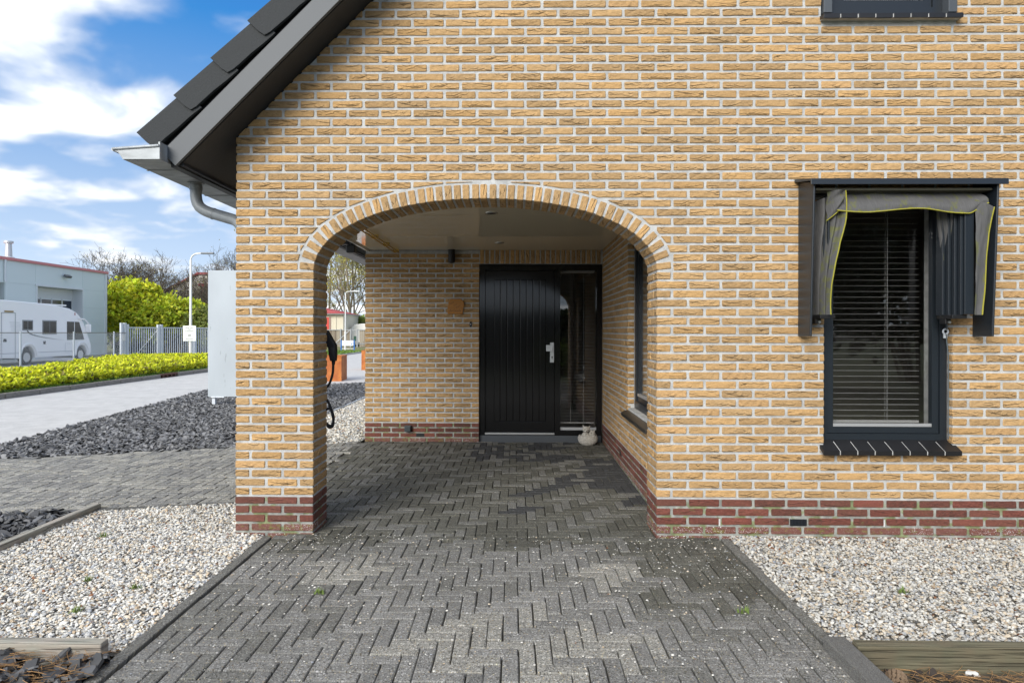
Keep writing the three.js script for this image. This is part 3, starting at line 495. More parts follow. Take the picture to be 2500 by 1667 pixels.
{
  const a = thing('window_awning', 'folded grey fabric awning with yellow piping above the ground floor window', 'awning', [2.49, 1.35, 0.0]), O = g => g.translate(-2.49, -1.35, 0);
  const zy = (pts, x0, x1) => extrude(pts, x1 - x0, [], 0.0015).rotateY(-Math.PI / 2).translate(x1, 0, 0);
  part('hood', O(zy([[0.004, 2.402], [0.252, 2.352], [0.256, 2.318], [0.246, 2.318], [0.244, 2.342], [0.004, 2.385]], 1.876, 3.112)), M.anthracite, a);
  part('hood_rail', O(rbox(1.93, 2.285, 0.004, 3.06, 2.335, 0.05, 0.003)), M.anthraciteFlat, a); part('top_bar', O(rbox(1.93, 2.29, 0.10, 3.05, 2.304, 0.20, 0.003)), mat([0.10, 0.095, 0.07], 0.6), a);
  const sp = [[0.004, 2.38], [0.225, 2.335], [0.178, 1.355], [0.004, 1.355]];
  for (const x of [1.902, 3.062]) { const p = part('side_panel', O(zy(sp, x, x + 0.010)), M.anthracite, a); part('edge_bar', O(new GB().rod(V3(x + 0.005, 2.335, 0.225), V3(x + 0.005, 1.356, 0.178), 0.008, 0.008, 8, true).geo()), M.anthracite, p); }
  // folded bows: pairs of metal legs
  for (let k = 0; k < 4; k++) { const x = 2.804 + k * 0.0182; part('bow_leg', O(rbox(x, 1.492, 0.02 + k * 0.03, x + 0.0165, 2.16, 0.09 + k * 0.032, 0.003)), M.anthracite, a); }
  part('front_bow', O(rbox(2.876, 1.495, 0.165, 2.934, 2.20, 0.20, 0.003)), M.anthracite, a);
  for (let k = 0; k < 5; k++) { const x = 1.962 + k * 0.015; part('bow_leg', O(rbox(x, 1.49, 0.03 + k * 0.03, x + 0.011, 2.16, 0.05 + k * 0.03, 0.002)), M.anthracite, a); }
  for (const x of [1.968, 2.81]) { const p = part('pivot', O(merged([rbox(x, 1.468, 0.02, x + 0.095, 1.493, 0.18, 0.003), rbox(x + 0.002, 1.435, 0.05, x + 0.038, 1.47, 0.11, 0.003)])), M.black, a); part('bolt', O(clean(new THREE.CylinderGeometry(0.008, 0.008, 0.012, 12).rotateX(Math.PI / 2).translate(x + 0.026, 1.446, 0.112))), M.steel, p); }
  const wob = (u, v, s) => (fbm(u * 7 + s, v * 3, s, 3) - 0.5);
  // valance along the top
  const low = u => 2.158 - 0.012 * Math.sin(u * 9) + 0.0 * u + 0.052 * smooth(0.86, 1.0, u) - 0.008 * smooth(0.5, 0.8, u) * (1 - smooth(0.86, 1, u));
  const val = (u, v) => { const x = lerp(2.055, 3.02, u), y = lerp(2.288, low(u), Math.pow(v, 0.9)), z = 0.13 + 0.085 * Math.sin(Math.min(1, v * 1.15) * Math.PI / 2) + 0.022 * wob(u, v, 3) + 0.008 * Math.sin(u * 26 + v * 5) * v * smooth(0.4, 0.9, u); return [x, y, z]; };
  part('valance', O(sheet(val, 80, 14, 3, 0.5)), M.fabric, a);
  const pipeM = mat([0.30, 0.28, 0.03], 0.85);
  part('piping', O(edgeOf(u => { const p = val(u, 1); p[2] += 0.002; return p; }, 80, 0.0042)), pipeM, a);
  // gathered cloth: hooked over at the top, hanging in folds on either side
  const lx = v => [lerp(1.93, 1.955, v), lerp(2.10, 2.055, v) + 0.022 * Math.sin(v * 5.2 + 0.4) - 0.02 * smooth(0.2, 0.45, v)];
  const left = (u, v) => { const [p, q] = lx(v), y = lerp(2.285 - 0.06 * (1 - u) * (1 - v), 1.492 - 0.0 * u, v); return [lerp(p, q, u) + 0.006 * wob(u * 2, v, 6), y, 0.06 + 0.145 * Math.pow(u, 0.8) + 0.026 * Math.sin(u * 20 + v * 1.3) * (1 - 0.5 * u) + 0.012 * wob(u, v * 3, 5)]; };
  part('gathered_cloth', O(sheet(left, 56, 40, 0.5, 2.4)), M.fabric, a); part('piping', O(edgeOf(v => { const p = left(1, v); p[0] += 0.001; return p; }, 50, 0.0042)), pipeM, a);
  const flapL = (u, v) => { const x = lerp(2.015, 2.12, u) - 0.015 * v * u, y = lerp(2.288, 2.10 + 0.09 * u, v); return [x, y, 0.16 + 0.06 * Math.sin(u * 2.6) + 0.012 * Math.sin(v * 9 + u * 4)]; };
  part('gathered_cloth', O(sheet(flapL, 20, 20, 0.4, 0.5)), M.fabric, a); part('piping', O(edgeOf(u => flapL(u, 1), 20, 0.0035)), pipeM, a);
  const rp = (u, v) => { const x = lerp(lerp(2.775, 2.806, smooth(0, 0.9, v)), 2.878, u), y = lerp(2.20, 1.87 - 0.02 * (1 - u), v); return [x, y, 0.07 + 0.10 * u + 0.014 * Math.sin(u * 22) * (0.4 + 0.6 * v) + 0.006 * wob(u, v, 2)]; };
  part('gathered_cloth', O(sheet(rp, 48, 20, 0.4, 1)), M.fabric, a);
  const rw = v => [lerp(2.936, 2.932, v), 2.984 + 0.072 * Math.pow(1 - v, 1.1) - 0.008 * Math.sin(v * 6)];
  const right = (u, v) => { const [p, q] = rw(v), y = lerp(2.23 - 0.05 * u, 1.492, v); return [lerp(p, q, u), y, 0.205 + 0.012 * Math.sin(u * 3 + v * 3) + 0.01 * wob(u, v * 3, 9)]; };
  part('gathered_cloth', O(sheet(right, 14, 40, 0.3, 2.2)), M.fabric, a); part('piping', O(edgeOf(v => right(1, v), 50, 0.0045)), pipeM, a);
  part('cord', O(new GB().rod(V3(2.862, 2.14, -0.02), V3(2.905, 1.40, -0.025), 0.0028, 0.0028, 6).rod(V3(2.872, 2.14, -0.02), V3(2.905, 1.40, -0.025), 0.0022, 0.0022, 6).rod(V3(2.905, 1.37, -0.03), V3(2.922, 1.22, -0.03), 0.004, 0.004, 6).rod(V3(2.922, 1.22, -0.03), V3(2.925, 0.66, -0.035), 0.0035, 0.0035, 6).geo()), mat([0.09, 0.11, 0.12], 0.7), a);
  part('cleat', O(merged([clean(new THREE.TorusGeometry(0.017, 0.006, 8, 16).translate(2.906, 1.385, -0.035)), rbox(2.895, 1.34, -0.045, 2.916, 1.37, -0.03, 0.002)])), M.galv, a);
  part('pulley', O(clean(new THREE.TorusGeometry(0.018, 0.006, 8, 16).translate(2.866, 2.15, -0.02))), M.galv, a);
}
// ------------------------------------------------------------------ slatted blinds
function blind(label, x0, x1, y0, y1, z, step, depth, cords, tilt) {
  const b = thing('venetian_blind', label, 'blind', [(x0 + x1) / 2, y0, z], 0, undefined), w = x1 - x0, metal = mat([0.24, 0.24, 0.235], 0.45), c = new THREE.BufferGeometry();
  const g = sheet((u, v) => [lerp(-w / 2, w / 2, u), 0.0022 * Math.sin(v * Math.PI), (v - 0.5) * depth], 1, 4, 1, 1); g.rotateX(tilt);
  const n = Math.floor((y1 - y0) / step); for (let k = 1; k <= n; k++) { const s = part('slat', g, metal, b); s.position.y = k * step; }
  part('bottom_rail', rbox(-w / 2, -0.008, -depth / 2, w / 2, 0.010, depth / 2, 0.002), metal, b); part('head_rail', rbox(-w / 2, y1 - y0 + 0.01, -depth / 2, w / 2, y1 - y0 + 0.05, depth / 2, 0.002), metal, b);
  for (const f of cords) part('ladder_cord', new GB().rod(V3(lerp(-w / 2, w / 2, f), 0, depth / 2 + 0.002), V3(lerp(-w / 2, w / 2, f), y1 - y0, depth / 2 + 0.002), 0.0016, 0.0016, 5).rod(V3(lerp(-w / 2, w / 2, f), 0, -depth / 2), V3(lerp(-w / 2, w / 2, f), y1 - y0, -depth / 2), 0.0012, 0.0012, 5).geo(), metal, b);
  return b;
}
blind('silver slatted blind inside the window under the awning', 2.15, 2.80, 0.76, 2.24, -0.165, 0.0392, 0.026, [0.08, 0.66], 0.03);
blind('thin slatted blind inside the narrow glass beside the black door', 0.57, 0.99, 0.24, 2.10, -3.83, 0.04, 0.03, [0.3, 0.68], 0.05);
// ------------------------------------------------------------------ things on the porch
{
  const l = thing('wall_lamp', 'short black cylinder wall lamp under the porch ceiling', 'wall lamp', [-0.776, 2.23, BACK]);
  part('body', clean(new THREE.CylinderGeometry(0.041, 0.041, 0.145, 28).translate(0, 0.073, 0.065)), M.black, l); part('cap', clean(new THREE.SphereGeometry(0.041, 24, 8, 0, 6.3, Math.PI / 2, Math.PI / 2).scale(1, 0.6, 1).translate(0, 0.002, 0.065)), M.black, l); part('bracket', rbox(-0.02, 0.03, 0.001, 0.02, 0.12, 0.04, 0.003), M.black, l);
  const p = thing('name_plaque', 'irregular varnished wooden name board on the brick wall beside the black door', 'plaque', [-0.728, 1.595, BACK + 0.004]);
  const o = [[-0.1, 0.012], [-0.095, 0.0], [-0.06, 0.004], [-0.03, 0.0], [0.03, 0.004], [0.07, 0.0], [0.084, 0.006], [0.082, 0.03], [0.088, 0.06], [0.099, 0.10], [0.098, 0.14], [0.088, 0.156], [0.062, 0.172], [0.04, 0.181], [0.0, 0.178], [-0.045, 0.182], [-0.062, 0.178], [-0.078, 0.150], [-0.09, 0.135], [-0.088, 0.11], [-0.1, 0.085], [-0.102, 0.05]];
  const cv = document.createElement('canvas'); cv.width = 512; cv.height = 470; const x = cv.getContext('2d');
  { const im = x.createImageData ? x.createImageData(512, 470) : null; x.fillStyle = '#a9701f'; x.fillRect(0, 0, 512, 470); const R = rng(4); for (let k = 0; k < 260; k++) { x.strokeStyle = `rgba(${R() < 0.5 ? '120,66,14' : '200,140,52'},${0.06 + R() * 0.16})`; x.lineWidth = 1 + R() * 4; x.beginPath(); const y = R() * 470; x.moveTo(0, y); x.bezierCurveTo(160, y + R() * 30 - 15, 340, y + R() * 30 - 15, 512, y + R() * 20 - 10); x.stroke(); }
    x.fillStyle = '#3f2408'; x.font = 'italic 104px serif'; x.fillText('deGeele', 36, 410); x.font = 'italic 62px serif';
    for (const [t, px, py, a] of [['Wim', 80, 190, -0.5], ['Tree', 190, 250, -0.5], ['Nony', 270, 300, -0.5]]) { x.save(); x.translate(px, py); x.rotate(a); x.fillText(t, 0, 0); x.restore(); } }
  const t = new THREE.CanvasTexture(cv); t.colorSpace = THREE.SRGBColorSpace; t.wrapS = t.wrapT = THREE.RepeatWrapping; t.repeat.set(1 / 0.2, 1 / 0.184); t.offset.set(0.51, 0); const g = extrude(o, 0.018, [], 0.003);
  part('board', g, mat([1, 1, 1], 0.35, { map: t }), p);
  const d = thing('doorbell', 'small black doorbell beside the door frame', 'doorbell', [-0.546, 1.435, BACK + 0.002]); part('housing', rbox(-0.013, 0, 0, 0.013, 0.064, 0.02, 0.005), M.black, d); part('button', clean(new THREE.CylinderGeometry(0.006, 0.006, 0.006, 14).rotateX(Math.PI / 2).translate(0, 0.032, 0.021)), M.white, d);
  const s = thing('outdoor_socket', 'small square anthracite socket on the red plinth', 'socket', [-1.313, 0.15, BACK + 0.002]); part('housing', rbox(-0.04, 0, 0, 0.04, 0.076, 0.05, 0.006), phys([0.035, 0.045, 0.05], 0.4), s); part('flap', rbox(-0.034, 0.006, 0.05, 0.034, 0.066, 0.058, 0.004), phys([0.035, 0.045, 0.05], 0.4), s);
  part('air_vent', rbox(-1.216, 0.084, BACK - 0.02, -1.113, 0.127, BACK + 0.002, 0.003), M.black, house);
  const c = thing('security_camera', 'black floodlight camera under the eave beside the porch', 'camera', [-1.84, 2.30, -2.95]); part('body', rbox(-0.05, -0.045, -0.06, 0.05, 0.045, 0.07, 0.012), M.black, c); part('arm', new GB().rod(V3(0, 0.04, 0), V3(0.02, 0.14, 0), 0.014, 0.014, 10).geo(), M.black, c); part('lamp_head', rbox(-0.12, 0.05, -0.03, -0.02, 0.10, 0.06, 0.008), M.black, c);
}
{ // stone cats in a basket
  const base = [0.872, 0.028, -3.46], N = 76, S = 0.155, mc = new MarchingCubes(N, new THREE.MeshStandardMaterial(), false, false, 200000); mc.isolation = 0;
  const sp = (p, c, r, s = [1, 1, 1]) => { const x = (p[0] - c[0]) / s[0], y = (p[1] - c[1]) / s[1], z = (p[2] - c[2]) / s[2]; return (Math.hypot(x, y, z) - r) * Math.min(...s); };
  const cap = (p, a, b, r0, r1) => { const d = [b[0] - a[0], b[1] - a[1], b[2] - a[2]], w = [p[0] - a[0], p[1] - a[1], p[2] - a[2]], l = d[0] ** 2 + d[1] ** 2 + d[2] ** 2, t = Math.max(0, Math.min(1, (w[0] * d[0] + w[1] * d[1] + w[2] * d[2]) / l)); return Math.hypot(w[0] - d[0] * t, w[1] - d[1] * t, w[2] - d[2] * t) - lerp(r0, r1, t); };
  const sm = (a, b, k) => { const h = Math.max(k - Math.abs(a - b), 0) / k; return Math.min(a, b) - h * h * k * 0.25; };
  const ear = (p, a, b) => cap(p, a, b, 0.014, 0.005);
  const f = p => {
    let bowl = Math.max(sp(p, [0, 0.075, 0], 0.112, [1.05, 0.80, 0.95]), -sp(p, [0, 0.125, 0.012], 0.094, [1.02, 0.72, 0.9]), p[1] - 0.128 - 0.014 * Math.sin(p[0] * 24), -p[1]);
    let d = sm(bowl, Math.max(sp(p, [0, 0.05, 0.02], 0.09, [1, 0.6, 0.9]), -p[1]), 0.02);
    d = sm(d, sp(p, [-0.028, 0.105, 0.02], 0.05, [0.95, 1.1, 0.9]), 0.014); d = sm(d, sp(p, [-0.022, 0.188, 0.035], 0.042, [1.08, 0.88, 0.9]), 0.012);
    d = sm(d, ear(p, [-0.048, 0.212, 0.03], [-0.060, 0.236, 0.03]), 0.010); d = sm(d, ear(p, [0.006, 0.208, 0.03], [0.024, 0.226, 0.03]), 0.010);
    d = sm(d, sp(p, [-0.024, 0.172, 0.072], 0.016, [1.2, 0.8, 0.8]), 0.010);
    d = sm(d, sp(p, [0.048, 0.095, 0.025], 0.044, [0.95, 1.0, 0.9]), 0.012); d = sm(d, sp(p, [0.050, 0.143, 0.035], 0.034, [1.05, 0.9, 0.95]), 0.010);
    d = sm(d, ear(p, [0.040, 0.166, 0.03], [0.036, 0.184, 0.03]), 0.008); d = sm(d, ear(p, [0.068, 0.160, 0.03], [0.078, 0.182, 0.03]), 0.008); d = sm(d, sp(p, [0.028, 0.138, 0.058], 0.013), 0.008);
    d = sm(d, cap(p, [-0.03, 0.125, 0.06], [0.018, 0.105, 0.075], 0.014, 0.012), 0.006); d = sm(d, cap(p, [-0.058, 0.12, 0.04], [-0.04, 0.075, 0.08], 0.015, 0.013), 0.006); d = sm(d, cap(p, [0.03, 0.10, 0.065], [0.03, 0.07, 0.08], 0.014, 0.013), 0.006);
    return d + 0.0035 * (fbm(p[0] * 90, p[1] * 90, p[2] * 90, 2) - 0.5) + 0.0022 * Math.sin(p[1] * 260) * Math.sin(Math.atan2(p[0], p[2]) * 22) * (p[1] < 0.1 && Math.hypot(p[0], p[2]) > 0.07 ? 1 : 0);
  };
  for (let k = 0; k < N; k++) for (let j = 0; j < N; j++) for (let i = 0; i < N; i++) { const q = v => (v - N / 2) / (N / 2) * S; mc.field[k * N * N + j * N + i] = -f([q(i), q(j) + 0.118, q(k)]); }
  mc.update(); const n = mc.count, g = new THREE.BufferGeometry(); g.setAttribute('position', new THREE.Float32BufferAttribute(Array.from(mc.positionArray.slice(0, n * 3)), 3)); g.scale(S, S, S).translate(0, 0.118, 0); g.computeVertexNormals();
  { const nn = Array.from(mc.normalArray.slice(0, n * 3)); g.setAttribute('normal', new THREE.Float32BufferAttribute(nn, 3)); }
  const uv = []; for (let i = 0; i < n; i++) uv.push(g.attributes.position.getX(i) * 6, g.attributes.position.getY(i) * 6); g.setAttribute('uv', new THREE.Float32BufferAttribute(uv, 2));
  const stoneT = tex(256, 256, (i, j) => { const a = fbm(i / 14, j / 14, 2, 4), l = 0.55 + a * 0.75; return [0.46 * l, 0.43 * l, 0.38 * l]; }, true);
  const cat = thing('cat_figurine', 'weathered stone figurine of two cats in a basket by the door', 'figurine', base, -0.05); part('body', g, mat([1, 1, 1], 0.9, { map: stoneT }), cat);
  for (const e of [[-0.038, 0.190, 0.070], [-0.002, 0.187, 0.071], [0.036, 0.151, 0.066], [-0.021, 0.174, 0.087]]) part('eye', clean(new THREE.SphereGeometry(0.0062, 10, 8).translate(...e)), M.black, cat);
}
{ // charging plug with its cable, hung on the rear of the pier
  const e = thing('charging_cable', 'black charging plug and looped cable hanging behind the brick pier', 'charging cable', [-1.40, 0.66, -0.43]);
  const plug = extrude([[-0.03, 0.64], [-0.045, 0.70], [-0.03, 0.722], [0.0, 0.715], [0.012, 0.695], [0.034, 0.655], [0.058, 0.615], [0.062, 0.555], [0.058, 0.508], [0.036, 0.508], [0.026, 0.55], [0.022, 0.60], [0.0, 0.625]], 0.045, [], 0.010).translate(0, 0, -0.022);
  const b = part('plug', plug, M.rubber, e); part('grip', rbox(0.028, 0.535, -0.036, 0.061, 0.60, 0.036, 0.008), phys([0.03, 0.03, 0.032], 0.35), b); part('strain_relief', new GB().rod(V3(0.047, 0.51, 0), V3(0.046, 0.47, 0), 0.016, 0.012, 12, true).geo(), M.rubber, b);
  part('cable', tube([[0.046, 0.48, 0], [0.040, 0.40, 0], [0.012, 0.32, 0.0], [-0.03, 0.28, -0.02], [-0.02, 0.24, 0.01], [0.015, 0.19, 0.015], [0.035, 0.13, 0.01], [0.047, 0.05, 0], [0.040, 0.01, 0], [0.015, 0.003, 0], [-0.02, 0.05, -0.01], [-0.025, 0.12, -0.02], [0.01, 0.14, -0.03], [0.04, 0.08, -0.03], [0.02, 0.01, -0.04], [-0.04, 0.05, -0.05], [-0.07, 0.4, -0.05]], 0.0092, 160, 10), M.rubber, e);
  part('charge_box', rbox(-0.32, 0.42, -0.10, -0.08, 0.80, 0.09, 0.02), phys([0.03, 0.03, 0.033], 0.35), e);
}
// ------------------------------------------------------------------ ground
const flat = (pts, y, s = 1) => { const g = new THREE.ShapeGeometry(new THREE.Shape(pts.map(p => new THREE.Vector2(p[0], -p[1])))); g.rotateX(-Math.PI / 2).translate(0, y, 0); const p = g.attributes.position, u = []; for (let i = 0; i < p.count; i++) u.push(p.getX(i) * s, p.getZ(i) * s); g.setAttribute('uv', new THREE.Float32BufferAttribute(u, 2)); return g; };
const inside = (P, x, z) => { let c = false; for (let i = 0, j = P.length - 1; i < P.length; j = i++) if ((P[i][1] > z) !== (P[j][1] > z) && x < (P[j][0] - P[i][0]) * (z - P[i][1]) / (P[j][1] - P[i][1]) + P[i][0]) c = !c; return c; };
const T2 = tex(512, 512, (i, j) => { const l = 0.6 + fbm(i / 30, j / 30, 3, 5) * 0.8 + (hash3(i, j, 1) - 0.5) * 0.2; return [0.10 * l, 0.115 * l, 0.05 * l]; }, true, [0.4, 0.4]);
struct('ground', flat([[-260, -320], [260, -320], [260, 120], [-260, 120]], -0.075), mat([1, 1, 1], 0.95, { map: T2 }));
struct('road', flat([[-10.5, 60], [-5.2, 60], [-5.85, -1.5], [-6.12, -3.3], [-7.40, -12.9], [-4.9, -12.35], [-2.5, -14.2], [-2.0, -60], [-9.4, -60], [-10.2, -40], [-9.8, -30], [-10.5, -26]], -0.03), mat([1, 1, 1], 0.92, { map: T.asphalt, bumpMap: T.grain, bumpScale: 0.004 }));
struct('yard_paving', flat([[-60, -56], [-14.6, -29.6], [-14.6, -28.6], [-17.2, -24.0], [-17.2, 20], [-60, 20]], -0.045), mat([1, 1, 1], 0.9, { map: rep(T.asphalt, 0.3, 0.3) }));
const dirt = tex(256, 256, (i, j) => { const l = 0.6 + fbm(i / 12, j / 12, 8, 4) * 0.8; return [0.075 * l, 0.062 * l, 0.045 * l]; }, true, [2, 2]), M_dirt = mat([1, 1, 1], 0.98, { map: dirt });
const M_sand = mat([1, 1, 1], 0.98, { map: tex(256, 256, (i, j) => { const l = 0.5 + fbm(i / 8, j / 8, 5, 4) * 0.9; return [0.085 * l, 0.08 * l, 0.065 * l]; }, true, [2, 2]) });
const pathP = [[-1.90, -0.875], [-2.247, -0.809], [-3.867, -0.437], [-7.2, 0.33], [-6.6, -2.05], [-5.447, -2.447], [-3.247, -3.163], [-1.86, -3.6]];
const driveP = [[-1.64, 6.5], [1.365, 6.5], [1.365, 0.0], [SIDE, 0.0], [SIDE, BACK], [-1.86, BACK], [-1.86, -0.0], [-1.64, 0.0]];
// block paving in herringbone, three to one
const PWd = 0.0712, PLn = PWd * 3, rise = z => 0.028 * smooth(0, -3.6, z);
const paveMats = [[0.42, 0.415, 0.40], [0.36, 0.356, 0.342], [0.295, 0.292, 0.272], [0.20, 0.197, 0.168], [0.155, 0.152, 0.126], [0.085, 0.088, 0.094], [0.60, 0.585, 0.54], [0.52, 0.507, 0.465]].map(c => new THREE.MeshStandardMaterial({ color: C3(...c), map: T.paver, bumpMap: T.paverBump, bumpScale: 0.003, roughness: 0.9, side: THREE.DoubleSide }));
function tone(x, z) {                          // which batch a block comes from: clean, weathered, algae-grown, or newly laid dark ones
  const n = fbm(x * 1.7 + 5, z * 1.7, 3.3, 3), f = hash3(Math.round(x * 60), Math.round(z * 60), 4);
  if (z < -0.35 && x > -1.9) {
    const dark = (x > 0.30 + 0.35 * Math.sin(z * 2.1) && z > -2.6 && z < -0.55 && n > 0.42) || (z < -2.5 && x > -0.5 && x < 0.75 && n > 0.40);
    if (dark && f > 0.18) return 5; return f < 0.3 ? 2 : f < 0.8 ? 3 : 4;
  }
  if (x < -1.9) return f < 0.4 ? 0 : f < 0.75 ? 6 : 7;
  const clean = Math.max(smooth(0.34, 0.12, Math.hypot(x + 0.95, z - 0.66)), smooth(0.30, 0.1, Math.hypot(x - 0.52, z - 0.68)), smooth(0.7, 0.3, Math.hypot((x - 0.1) * 0.7, z - 1.6)) * 0.6); if (clean + (f - 0.5) * 0.5 > 0.6) return 7;
  const mossy = smooth(0.35, 1.2, x) * smooth(1.75, 0.7, z) + smooth(0.75, -0.05, z) * 0.9 + (n - 0.5) * 1.3;
  if (mossy > 0.95) return f < 0.6 ? 4 : 3; if (mossy > 0.62) return f < 0.6 ? 3 : 2; if (mossy > 0.36) return f < 0.6 ? 2 : 1; return n > 0.55 ? (f < 0.5 ? 0 : 1) : (f < 0.6 ? 1 : 2);
}
function paverGB(gb, L, W, R, m, du) { // chamfered block, top on y = 0
  gb.m = m; const c = 0.0042, h = 0.05, x = L / 2, z = W / 2, U = p => [p.x + du[0], p.z + du[1]];
  const t = [V3(-x + c, 0, z - c), V3(x - c, 0, z - c), V3(x - c, 0, -z + c), V3(-x + c, 0, -z + c)], e = [V3(-x, -c, z), V3(x, -c, z), V3(x, -c, -z), V3(-x, -c, -z)], b = e.map(p => V3(p.x, -h, p.z));
  for (const p of t.concat(e)) { p.x += (R() - 0.5) * 0.002; p.z += (R() - 0.5) * 0.002; }
  gb.quad(...t, ...t.map(U)); for (let i = 0; i < 4; i++) { const k = (i + 1) % 4; gb.quad(e[i], e[k], t[k], t[i], U(e[i]), U(e[k]), U(t[k]), U(t[i])); gb.quad(b[i], b[k], e[k], e[i], U(b[i]), U(b[k]), U(e[k]), U(e[i])); } gb.m = null;
}
{
  const drive = new THREE.Group(); drive.name = 'driveway'; drive.userData = { kind: 'structure', label: 'grey herringbone block paving from the foreground to the door' }; scene.add(drive);
  part('bedding', merged([flat(driveP, -0.018, 1), boxG(-1.9, -0.06, BACK, SIDE, 0.008, -1.6)]), M_sand, drive);
  const R = rng(61), list = [];
  const ok = (x, z) => { const p = z < -0.002 && x < -1.86 ? inside(pathP, x, z) : inside(driveP, x, z); if (!p) return false; if (x < JL + 0.0 && x > XL - 0.0 && z < 0.0 && z > -WALL) return false; if (x > JR && z < 0 && z > -WALL) return false; return x > -7 && z < 3.0 && !(z > 0.022 && z < 0.099); };
  const x0 = -1.62, z0 = 0.10;
  for (let i = -80; i < 46; i++) for (let j = -44; j < 54; j++) {
    const q = (((i - j) % 6) + 6) % 6; if (q !== 0 && q !== 5) continue;
    // i counts to the right, j away from the camera
    const hor = q === 0, cx = x0 + (hor ? i + 1.5 : i + 0.5) * PWd, cz = z0 - (hor ? j + 0.5 : j + 1.5) * PWd; const edge = x => x;
    let L = PLn - 0.0055, W = PWd - 0.005, ax = hor ? L / 2 : W / 2, az = hor ? W / 2 : L / 2;
    let px0 = cx - ax, px1 = cx + ax, pz0 = cz - az, pz1 = cz + az;
    const ccx = cz > 0.1 ? Math.min(1.25, Math.max(-1.58, cx)) : cz < -WALL && cx > -1.5 ? Math.min(SIDE - 0.04, cx) : cz < 0.1 && cz > -WALL && cx > -1.0 ? Math.min(JR - 0.04, cx) : cx; if (Math.abs(ccx - cx) > 0.14 || !ok(ccx, cz < 0.1 && cz > -0.02 ? 0.018 : cz > 0.02 && cz < 0.11 ? 0.105 : cz)) continue;
    // trim blocks at the straight borders
    if (cz > 0.1) { px0 = Math.max(px0, -1.615); px1 = Math.min(px1, 1.29); pz0 = Math.max(pz0, 0.100); } else if (cz > -WALL - 0.0) { pz1 = Math.min(pz1, 0.02); if (cx > JL) { px0 = Math.max(px0, JL + 0.004); px1 = Math.min(px1, JR - 0.004); } } else { px1 = Math.min(px1, SIDE - 0.006); pz0 = Math.max(pz0, BACK + 0.03); }
    if (px1 - px0 < 0.012 || pz1 - pz0 < 0.012) continue;
    list.push({ px0, px1, pz0, pz1, hor });
  }
  for (let k = 0; k < 20; k++) { const a = -1.62 + k * PLn; if (a > 1.36) break; list.push({ px0: a, px1: Math.min(a + PLn - 0.006, 1.362), pz0: 0.026, pz1: 0.096, hor: true }); }
  for (let k = 0; k < 15; k++) { const a = 0.102 + k * PLn; list.push({ px0: 1.296, px1: 1.362, pz0: a, pz1: a + PLn - 0.006, hor: false }); }
  for (let k = 0; k < 16; k++) { const a = -WALL - 0.02 - k * PLn; if (a - PLn < BACK) break; }
  list.forEach(p => { p.x = (p.px0 + p.px1) / 2; p.z = (p.pz0 + p.pz1) / 2; p.full = (p.hor ? p.px1 - p.px0 : p.pz1 - p.pz0) > PLn - 0.008 && (p.hor ? p.pz1 - p.pz0 : p.px1 - p.px0) > PWd - 0.008; const d = 4.487 - p.z, u = p.x / d * 1620, v = 1.38 / d * 1620; p.see = p.full && v < 850 && Math.abs(u) < 1250 ? 1 / (d * d) : 0; });
  list.sort((a, b) => b.see - a.see);
  const geoms = []; for (let k = 0; k < 10; k++) { const g = new GB(); paverGB(g, PLn - 0.0055, PWd - 0.005, R, null, [R() * 3, R() * 3]); geoms.push(g.geo()); }
  const mass = paveMats.map(() => new GB());
  list.forEach((p, i) => {
    p.x += (R() - 0.5) * 0.0035; p.z += (R() - 0.5) * 0.0045;
    const t = tone(p.x, p.z), y = rise(p.z) + (R() - 0.5) * 0.005, rx = (R() - 0.5) * 0.012, rz = (R() - 0.5) * 0.012, ry = (R() - 0.5) * 0.022;
    if (i < 300 && p.see > 0) { const m = part('paver', geoms[i % 10], paveMats[t], drive); m.position.set(p.x, y, p.z); m.rotation.set(rx, (p.hor ? 0 : Math.PI / 2) + ry, rz); }
    else { const m = new THREE.Matrix4().makeRotationFromEuler(new THREE.Euler(rx, ry, rz)).setPosition(p.x, y, p.z); paverGB(mass[t], p.px1 - p.px0, p.pz1 - p.pz0, R, m, [R() * 3, R() * 3]); }
  });
  mass.forEach((g, i) => { if (g.p.length) { const m = part('paver_mass', g.geo(), paveMats[i], drive); m.userData.kind = 'stuff'; } });
  part('path_bedding', flat(pathP, -0.0085, 1), M_sand, drive);
  const kerbM = paveMats[2], kerb = (x0, x1, za, zb, m = kerbM) => { for (let z = za; z < zb; z += 1.0) { const e = Math.min(z + 0.996, zb); const g = rbox(x0, -0.1, z, x1, 0.006 + (R() - 0.5) * 0.004, e, 0.006); const p = g.attributes.position, u = []; for (let i = 0; i < p.count; i++) u.push(p.getX(i) + z, p.getZ(i) + p.getY(i)); g.setAttribute('uv', new THREE.Float32BufferAttribute(u, 2)); part('edging_stone', g, m, drive); } };
  kerb(-1.690, -1.630, 0.07, 3.4); kerb(1.370, 1.428, 0.05, 1.585, paveMats[2]);
  const slant = (pts, w) => { for (let i = 0; i + 1 < pts.length; i++) { const [a, b] = [pts[i], pts[i + 1]], L = Math.hypot(b[0] - a[0], b[1] - a[1]), n = Math.max(1, Math.round(L)); for (let k = 0; k < n; k++) { const g = rbox(0, -0.1, -w / 2, L / n - 0.004, 0.008, w / 2, 0.005); const m = part('edging_stone', g, paveMats[2], drive); m.position.set(lerp(a[0], b[0], k / n), 0, lerp(a[1], b[1], k / n)); m.rotation.y = -Math.atan2(b[1] - a[1], b[0] - a[0]); } } };
  slant([[-1.92, -0.85], [-2.247, -0.784], [-3.867, -0.412], [-7.2, 0.355]], 0.055); slant([[-1.88, -3.62], [-3.247, -3.19], [-5.447, -2.475], [-6.4, -2.14]], 0.06);
}
const M_moss = M.wood.clone(); M_moss.color = C3(0.38, 0.37, 0.28);
